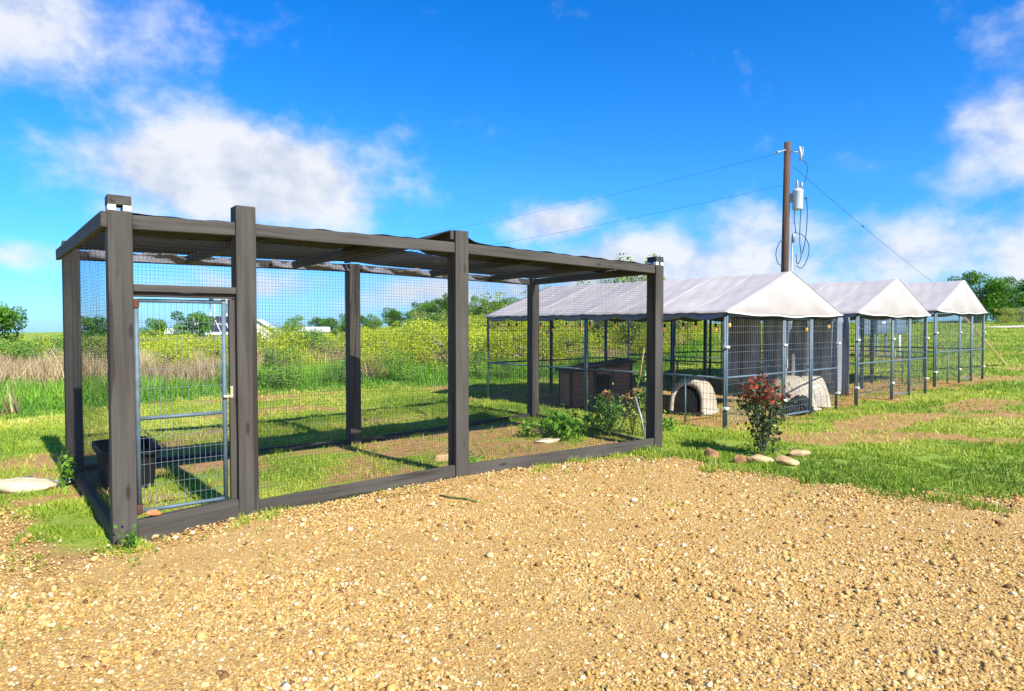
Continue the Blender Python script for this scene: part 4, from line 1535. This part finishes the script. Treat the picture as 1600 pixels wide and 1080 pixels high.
# ------------------------------------------------------------------ cabinets on posts behind the middle kennel
for (x, y, w, h, nleg, lab, white) in ((13.55, 24.6, .54, .78, 2, 'blue-grey cabinet on two posts, leftmost seen through the middle kennel', False),
                                       (14.25, 24.8, .52, .74, 2, 'blue-grey cabinet on two posts with a pale mark, centre of three', False),
                                       (15.05, 25.0, .44, .80, 1, 'blue-grey cabinet on a white pipe, rightmost seen through the middle kennel', True)):
    z = Tz(x, y)
    root = thing('utility_cabinet', lab, 'cabinet', (x, y, z), 'cabinets on posts')
    zc = 1.28
    MB().box((x, y, z + zc), (w, .16, h)).build('box', GREYBOX, root, bevel=.01)
    MB().box((x, y - .088, z + zc), (w - .08, .015, h - .08)).build('door', GREYBOX, root, bevel=.004)
    if nleg == 2:
        for s in (-1, 1):
            MB().box((x + s * w * .32, y + .02, z + .40), (.06, .06, 1.0)).build('leg', GREYBOX, root)
    else:
        MB().tube([(x, y, z - .1), (x, y, z + zc - h / 2 + .01)], .05, 10).build('leg', WHITEP, root, True)
    if 'pale mark' in lab:
        MB().box((x + .02, y - .099, z + zc + .06), (.12, .006, .10)).build('sticker', WHITEP, root)


# ------------------------------------------------------------------ utility pole and lines
def build_pole():
    X, Y_ = 9.30, 22.0
    z0 = Tz(X, Y_)
    root = thing('utility_pole', 'brown wooden utility pole with grey transformer behind the kennels', 'pole', (X, Y_, z0))
    zt = 7.78
    B = Vector((X, Y_, 0))
    MB().tube([B + Vector((-.04, 0, z0 - .2)), B + Vector((0.0, 0, 4)), B + Vector((.035, 0, zt))], .135, 16, True, .105).build('shaft', POLE, root, True)
    tz = lambda z: B + Vector((-.04 + .075 * z / zt, 0, z))
    # stand-off bracket and insulators at the top
    a = tz(7.50)
    br = MB().tube([a + Vector((-.1, -.1, 0)), a + Vector((-.56, -.2, -.16))], .022, 7).build('bracket', POLEGREY, root, True)
    MB().lathe(a + Vector((-.40, -.19, -.16)), [(.02, -.0), (.05, .02), (.03, .05), (.05, .08), (.02, .11)], 10).build('insulator', POLEGREY, br, True)
    MB().tube([a + Vector((.08, -.1, -.06)), a + Vector((.32, -.16, -.10))], .022, 7).build('bracket', POLEGREY, root, True)
    cut = MB().tube([a + Vector((.34, -.16, .08)), a + Vector((.38, -.2, -.16)), a + Vector((.36, -.18, -.38))], .045, 9).build('fuse_cutout', TANKMAT, root, True)
    MB().tube([a + Vector((.43, -.2, .08)), a + Vector((.45, -.2, -.3))], .018, 6).build('fuse_tube', POLEGREY, cut, True)
    # transformer can
    c = tz(5.50) + Vector((.33, -.14, 0))
    tank = MB().lathe(c, [(.15, -.02), (.163, .0), (.168, .04), (.168, .56), (.178, .58), (.178, .62), (.11, .69), (.03, .72)], 20).build('transformer', TANKMAT, root, True)
    MB().lathe(c + Vector((-.03, 0, .72)), [(.045, 0), (.055, .03), (.035, .07), (.055, .11), (.035, .15), (.05, .19), (.02, .25)], 10).build('bushing', POLEGREY, tank, True)
    MB().tube([c + Vector((.10, -.05, .66)), c + Vector((.11, -.05, .90))], .04, 8).build('arrester', POLEGREY, tank, True)
    MB().box(tz(5.9) + Vector((.13, -.03, 0)), (.10, .12, .3)).build('mount', POLEGREY, root, bevel=.01)
    MB().box(c + Vector((.25, -.05, .36)), (.07, .06, .06)).build('terminal', CABLE, tank, bevel=.01)
    # riser pipe and looping leads
    MB().tube([tz(z0 + .1) + Vector((.19, -.10, 0)), tz(4.55) + Vector((.19, -.10, 0))], .032, 8).build('riser_pipe', POLEGREY, root, True)
    MB().lathe(tz(4.40) + Vector((.22, -.12, 0)), [(.05, 0), (.055, .2), (.03, .30)], 9).build('weatherhead', POLEGREY, root, True)
    q = tz(4.5)

    def loop(pts, r=.013):
        P_ = [q + Vector(p) for p in pts]
        out = []
        for i in range(len(P_) - 1):
            p_1, p_2 = P_[i], P_[i + 1]
            pa = P_[max(i - 1, 0)]
            pd = P_[min(i + 2, len(P_) - 1)]
            for k in range(6):
                t = k / 6
                out.append(.5 * ((2 * p_1) + (p_2 - pa) * t + (2 * pa - 5 * p_1 + 4 * p_2 - pd) * t * t + (3 * p_1 - pa - 3 * p_2 + pd) * t ** 3))
        out.append(P_[-1])
        MB().tube(out, r, 6).build('lead', CABLE, root, True)
    loop([(.24, -.14, .98), (.22, -.15, .7), (.27, -.16, .3), (.24, -.15, .2)])
    loop([(.45, -.15, .98), (.42, -.16, .5), (.40, -.2, -.1), (.45, -.2, -.6), (.33, -.2, -.85), (.30, -.15, -.5)])
    loop([(.62, -.18, 1.36), (.64, -.2, .9), (.62, -.2, .3), (.56, -.2, -.2), (.48, -.2, -.5)])
    loop([(.26, -.14, .22), (.50, -.2, .12), (.70, -.2, -.2), (.68, -.2, -.62), (.48, -.2, -.98), (.30, -.2, -.9)])
    loop([(-.13, -.12, -.02), (-.30, -.2, -.15), (-.40, -.2, -.5), (-.32, -.2, -.82), (-.12, -.15, -.92)])
    loop([(.36, -.18, 2.66), (.56, -.22, 2.55), (.62, -.2, 2.2), (.46, -.2, 1.75), (.31, -.14, 1.66)], .009)
    return root, tz


POLE_ROOT, TZ = build_pole()


def line(label, a, b, sag, r, splice=None):
    a, b = Vector(a), Vector(b)
    root = thing('power_line', label, 'cable', a, 'overhead power lines')
    pts = []
    for i in range(41):
        t = i / 40
        q = a.lerp(b, t)
        q.z -= sag * 4 * t * (1 - t)
        pts.append(q)
    MB().tube(pts, r, 5).build('cable', CABLE, root)
    if splice is not None:
        i = int(splice * 40)
        MB().tube([pts[i], pts[i].lerp(pts[i + 1], .35)], r * 3.2, 6).build('splice', CABLE, root)


# the lines run off to a far pole on the left and a service drop on the right
line('upper thin power line running left from the top of the utility pole', TZ(7.32) + Vector((-.56, -.2, 0)), (-27, 62, 9.2), 1.2, .0042)
line('lower thin power line running left from the side of the utility pole', TZ(6.32) + Vector((-.16, -.12, 0)), (-27, 62, 7.7), 1.2, .0048)
line('thin service line dropping right from the utility pole, with a small splice', TZ(6.95) + Vector((.16, -.1, 0)), (25.0, 36, 2.9), .15, .0065, .30)


# ------------------------------------------------------------------ trees, shrubs
def crown_points(rg, n, lobes, fill=.55):
    """points in the outer shells of many overlapping lobes (x,y,z,r)"""
    lo = np.array(lobes)
    w = lo[:, 3] ** 2
    i = rg.choice(len(lo), n, p=w / w.sum())
    d = rg.normal(size=(n, 3))
    d /= np.linalg.norm(d, axis=1)[:, None]
    r = lo[i, 3] * (1 - fill * rg.random(n) ** 1.8)
    return lo[i, :3] + d * r[:, None] * np.array([1, 1, .85]), i


def make_tree_meshes(seed, height, width, nleaf, leaf, trunk_frac=.32, open_=.0, low=.25):
    rg = np.random.default_rng(seed)
    rr = random.Random(seed)
    mb = MB()
    tr = height * .028
    pts = [Vector((0, 0, -.2))]
    for k in range(1, 6):
        pts.append(Vector((rr.uniform(-1, 1) * width * .03 * k * .5, rr.uniform(-1, 1) * width * .03 * k * .5, height * .7 * k / 5)))
    mb.tube(pts, tr, 8, True, tr * .3)
    lobes = []
    nl = 20
    for i in range(nl):
        f = rr.random()
        z = height * (low + (.92 - low) * f)
        rad = width * .5 * (math.sin(math.pi * min(1, .18 + .82 * (1 - f))) ** .7) * rr.uniform(.35, .95)
        a = rr.random() * 6.283
        r = width * rr.uniform(.13, .24) * (1 - .35 * f)
        c = Vector((math.cos(a) * rad, math.sin(a) * rad, z))
        lobes.append((c.x, c.y, c.z, r))
        s = pts[min(5, max(1, int(f * 4) + 1))] * 1.0
        m_ = s.lerp(c, .5) + Vector((0, 0, -.03 * height))
        mb.tube([s, m_, c], tr * .42, 5, True, tr * .1)
    lobes.append((0, 0, height * .72, width * .26))
    C, li = crown_points(rg, nleaf, lobes)
    lobe_v = rg.normal(0, .13, len(lobes))
    v = .48 + lobe_v[li] + rg.normal(0, .17, nleaf)
    me_t = bpy.data.meshes.new('trunk')
    me_t.from_pydata([tuple(p) for p in mb.v], [], mb.f)
    me_t.update()
    me_c = leaf_mesh('crown', C, leaf * rg.uniform(.6, 1.35, nleaf), v, seed + 1, .62, .1)
    return me_t, me_c


def place_tree(name, label, cat, xy, meshes, mat, sc=1., rz=0., group=None, szs=1., trunk_mat=None, zoff=0, parts=('trunk', 'crown')):
    z = Tz(*xy) + zoff
    root = thing(name, label, cat, (xy[0], xy[1], z), group)
    root.rotation_euler = (0, 0, rz)
    root.scale = (sc, sc, sc * szs)
    mt, mc = meshes
    key = (mt.name, (trunk_mat or BARK).name)
    for nm, me, ma in ((parts[0], mt, trunk_mat or BARK), (parts[1], mc, mat)):
        k = '%s|%s' % (me.name, ma.name)
        if k not in VAR:
            m2 = me.copy()
            m2.materials.clear()
            m2.materials.append(ma)
            VAR[k] = m2
        link(nm, VAR[k], None, root)
    return root


VAR = {}
TREE = [make_tree_meshes(200 + i, 4.0, 3.8, 5200, .17) for i in range(3)]
OAK = make_tree_meshes(230, 4.6, 5.2, 9500, .16, low=.3)
BIGB = [make_tree_meshes(240 + i, 5.0, 5.4, 11000, .17, low=.10) for i in range(3)]
SPRING = [make_tree_meshes(260 + i, 5.0, 3.2, 1900, .13, low=.25) for i in range(2)]
SHR = [make_tree_meshes(300 + i, 1.6, 2.1, 4400, .060, low=.06) for i in range(5)]

# left edge of the picture: part of an oak, and smaller trees beside the pen corner
place_tree('oak_tree', 'dark green oak at the left edge of the picture', 'tree', (-27.9, 34), OAK, TREEG, .76, 1.0)
place_tree('broadleaf_tree', 'small pale green tree just left of the pen corner', 'tree', (-37.5, 55), TREE[0], SHRUBG, .62, .4)
place_tree('broadleaf_tree', 'rounded dark tree seen through the left end wall of the pen', 'tree', (-35.2, 54), TREE[1], TREEG, .92, 2.0)
for i, (x, y, s, m, mt, lab) in enumerate(((-36.5, 66, .95, 2, TREEG, 'dark tree behind the left stile of the gate'), (-33.5, 64, .80, 0, SHRUBG, 'lighter green tree seen through the gate, left of centre'),
                                           (-30.6, 62, 1.08, 1, TREEG, 'tall green tree seen through the middle of the gate'), (-28.0, 66, .75, 2, SHRUBO, 'olive tree left of the white house with panels'))):
    place_tree('broadleaf_tree', lab, 'tree', (x, y), TREE[m], mt, s, i * 1.3, 'trees on the far side of the meadow')
far = [(-24.5, 72, .95, 0), (-22.6, 80, .80, 1), (-20.0, 88, .72, 2), (-18.0, 84, .74, 0), (-15.6, 86, .8, 1), (-13.2, 84, .78, 2), (-11.2, 82, .95, 0), (-9.0, 80, 1.05, 1), (-6.6, 80, 1.15, 2), (-4.4, 82, 1.10, 0), (-2.4, 80, .9, 1), (-27, 90, .9, 1), (-40, 80, .8, 2), (-44, 84, .7, 0), (-47, 74, .6, 1), (-16.8, 92, .9, 2), (-12.4, 90, 1.0, 1), (-7.8, 88, 1.15, 0), (-1.0, 84, 1.0, 2), (.8, 78, .9, 0), (3, 76, .9, 1), (-21.4, 84, .85, 2)]
for i, (x, y, s, m) in enumerate(far):
    place_tree('broadleaf_tree', 'green tree in the low tree line on the horizon behind the meadow', 'tree', (x, y), TREE[m], TREEG if i % 3 else SHRUBG, s * .98, i * .9, 'tree line on the horizon')
place_tree('broadleaf_tree', 'grey-green tree behind the scrub left of the middle front post', 'tree', (-4.5, 36), TREE[1], SHRUBG, .58, .5)
place_tree('bare_tree', 'thin half-bare brownish tree left of the grey-green one', 'tree', (-5.3, 37), SPRING[0], SHRUBO, .52, 1.5, trunk_mat=PALEBARK)
for (x, y, s, k, lab) in ((-2.3, 25.5, .56, 0, 'yellow-green spring tree just right of the middle front post'), (-.6, 27, .60, 1, 'yellow-green spring tree left of the nearest canopy'),
                          (1.3, 27, .68, 0, 'spring tree rising behind the left end of the nearest canopy'), (3.8, 28.5, .76, 1, 'spring tree rising over the middle of the nearest canopy'),
                          (5.65, 29.5, .98, 0, 'tallest pale spring tree, behind the right corner post of the pen'), (4.9, 27, .72, 1, 'spring tree just left of the tallest one')):
    place_tree('spring_tree', lab, 'tree', (x, y), SPRING[k], TREEY, s, x, 'spring trees behind the kennels')

# dense trees on the right, beyond the kennels
right = [(37.6, 52, .92, 0, 'dense green tree nearest the far kennel on the right'), (41.2, 54, .86, 1, 'dense green tree, second from the far kennel'),
         (44.0, 53, .92, 2, 'dense green tree, third from the far kennel'), (47.5, 55, .98, 0, 'dense green tree at the right edge of the picture'),
         (30.6, 50, .68, 2, 'green treetop showing between the two far canopies'), (52, 56, 1.0, 1, 'dense green tree beyond the right edge')]
for i, (x, y, s, m, lab) in enumerate(right):
    place_tree('dense_tree', lab, 'tree', (x, y), BIGB[m], TREEG, s * .9, i * 1.7, 'dense trees at the right')
for (x, y, s, lab) in ((37.6, 49, .8, 'low yellow-green shrub under the dense trees by the far kennel'), (40, 50.5, .75, 'low shrub under the second dense tree'), (45, 51, .9, 'low shrub under the dense tree at the right edge')):
    place_tree('shrub', lab, 'shrub', (x, y), SHR[1], SHRUBO, s, x, 'shrubs under the dense trees', parts=('stems', 'foliage'))

# scrub: yellow-green bushes across the meadow
rs = random.Random(5)
spots = []
tries = 0
while len(spots) < 185 and tries < 20000:
    tries += 1
    a = rs.uniform(-43, 21)
    d = rs.uniform(17, 62) if rs.random() < .75 else rs.uniform(17, 34)
    x, y = d * math.tan(R(a)), d
    lead = y - float(np.interp(x, MX, MY))
    if lead < (9 if x < -9 else 5.0 if x < -4 else 3.0):
        continue
    if x > 6 and y > 44:
        continue
    if any((x - p[0]) ** 2 + (y - p[1]) ** 2 < (.8 + .022 * d) ** 2 for p in spots):
        continue
    spots.append((x, y))
for _ in range(26):
    d = rs.uniform(24, 60)
    spots.append((d * math.tan(R(rs.uniform(-43, -34))), d))
for i, (x, y) in enumerate(spots):
    az = math.degrees(math.atan2(x, y))
    s = rs.uniform(.82, 1.15)
    if az > -14:
        s *= 1.12
    if az > -7.5:
        s *= 1.25
    k = rs.random()
    mt, lab = (SHRUBY, 'yellow-green scrub bush in the meadow behind the pens') if k < (.78 if az > -25 else .5) else ((SHRUBO, 'olive scrub bush in the meadow behind the pens') if k < .88 else (SHRUBG, 'green scrub bush in the meadow behind the pens'))
    place_tree('scrub_bush', lab, 'bush', (x, y), SHR[i % 5], mt, s, rs.random() * 6.28, 'scrub bushes in the meadow', rs.uniform(.68, .95), PALEBARK if i % 3 == 0 else None, parts=('stems', 'foliage'))
# leafy clumps along the edge of the mown lawn
for i, (x, y, s, mt, lab) in enumerate(((-5.55, 15.4, .62, SHRUBG, 'dark green bush at the lawn edge just right of the gate post'), (-4.35, 16.4, .45, SHRUBG, 'low green bush at the lawn edge left of the middle rear post'),
                                        (-2.9, 17.2, .58, WEED, 'rounded bright green bush at the lawn edge right of the middle rear post'), (-1.1, 18.4, .56, WEED, 'green bush at the lawn edge right of the middle front post'),
                                        (-6.6, 15.2, .42, SHRUBG, 'small green bush at the lawn edge seen through the gate'), (-.2, 18.6, .42, SHRUBG, 'green bush at the lawn edge by the kennel corner'),
                                        (2.4, 20.8, .5, WEED, 'green bush at the lawn edge behind the nearest kennel'), (-3.7, 18.2, .5, SHRUBO, 'brownish bush behind the lawn edge, right of the middle rear post'))):
    place_tree('bush', lab, 'bush', (x, y), SHR[(i * 2) % 5], mt, s, i * 1.1, 'bushes along the lawn edge', parts=('stems', 'foliage'))

# ------------------------------------------------------------------ far buildings
def gable_house(name, label, c, L, W, h, rise, rz, wall, roof, panels=False, tower=False, win=True, z0=0.):
    root = thing(name, label, 'building', (c[0], c[1], z0))
    root.rotation_euler = (0, 0, rz)
    b = parent_world(root)
    q = lambda x, y, z: b + Vector((x, y, z))
    # walls with gables, ridge along local x
    vs = [q(sx * L / 2, sy * W / 2, z) for sx in (-1, 1) for sy in (-1, 1) for z in (-2.5, h)] + [q(-L / 2, 0, h + rise), q(L / 2, 0, h + rise)]
    MB().add(vs, [(0, 4, 5, 1), (2, 3, 7, 6), (0, 1, 8, 3, 2), (4, 6, 7, 9, 5)]).build('wall', wall, root)
    sl = math.atan2(rise, W / 2)
    for s in (-1, 1):
        ln = math.hypot(rise, W / 2) + .35
        d = Vector((0, s * math.cos(sl), -math.sin(sl)))
        n = Vector((0, s * math.sin(sl), math.cos(sl)))
        rf = MB().box(q(0, 0, h + rise + .07) + d * ln / 2, (L + .6, ln, .10), (Vector((1, 0, 0)), d, n)).build('roof', roof, root)
        if panels and s == -1:
            for i in range(2):
                for k in range(4):
                    MB().box(q(-L / 2 + L * (k + .5) / 4, 0, h + rise + .16) + d * (ln * (.25 + .45 * i)), (L / 4 - .12, ln * .40, .06), (Vector((1, 0, 0)), d, n)).build('solar_panel', PANEL, root)
    if win:
        for sx in (-.25, .25):
            MB().box(q(sx * L, -W / 2 - .02, h * .55), (.9, .06, .9)).build('window', WINDOW, root)
        MB().box(q(-L / 2 - .02, 0, h * .5), (.06, .9, 1.0)).build('window', WINDOW, root)
    if tower:
        for sx in (-1, 1):
            for sy in (-1, 1):
                MB().box(q(.9 + sx * .95, sy * .6, h + rise + 1.2), (.10, .10, 2.6)).build('tower_post', WALLW, root)
        MB().box(q(.9, 0, h + rise + 2.05), (2.1, 1.4, 1.05)).build('tower_box', simple('grey_screen', (.26, .31, .31), (.36, .41, .41), 3), root)
        MB().box(q(.9, 0, h + rise + 2.66), (2.4, 1.7, .12)).build('tower_roof', ROOFW, root)
    return root


gable_house('white_house', 'white far house with dark solar panels and a boxy roof tower', (-34.6, 74.5), 4.2, 4.4, 1.1, 1.9, R(46), WALLW, ROOFW, True, True, z0=-.35)
gable_house('white_house', 'small cream gabled house just right of the gate post', (-29.0, 74), 4.6, 4.4, .9, 1.45, R(104), WALLW, ROOFW, False, False, z0=-.1)
gable_house('low_shed', 'long low white-roofed shed far behind the meadow', (-22.9, 73), 3.8, 3.0, 1.0, .42, R(16), WALLW, ROOFW, z0=-.05)
gable_house('low_shed', 'small white-roofed shed left of the far white house', (-37.2, 71), 2.2, 2.0, .8, .6, R(20), WALLW, ROOFW, win=False, z0=-.2)

# pale sandy pad at the right edge
me_pts = []
cx, cy = 35.2, 42.5
n = 40
vs = [(cx, cy, Tz(cx, cy) + .06)]
for k in range(n):
    a = 6.283 * k / n
    r = 1 + .12 * math.sin(3 * a) + .07 * math.sin(7 * a + 1)
    x, y = cx + math.cos(a) * 3.2 * r, cy + math.sin(a) * 2.0 * r
    vs.append((x, y, Tz(x, y) + .03))
o = MB().add(vs, [(0, 1 + k, 1 + (k + 1) % n) for k in range(n)]).build('sand_pad', SAND, None, True, origin=(cx, cy, Tz(cx, cy)))
tag(o, 'pale sandy patch in the grass at the right edge', None, None, 'structure')

build_meadow()
build_lawn()
build_gravel_stones()
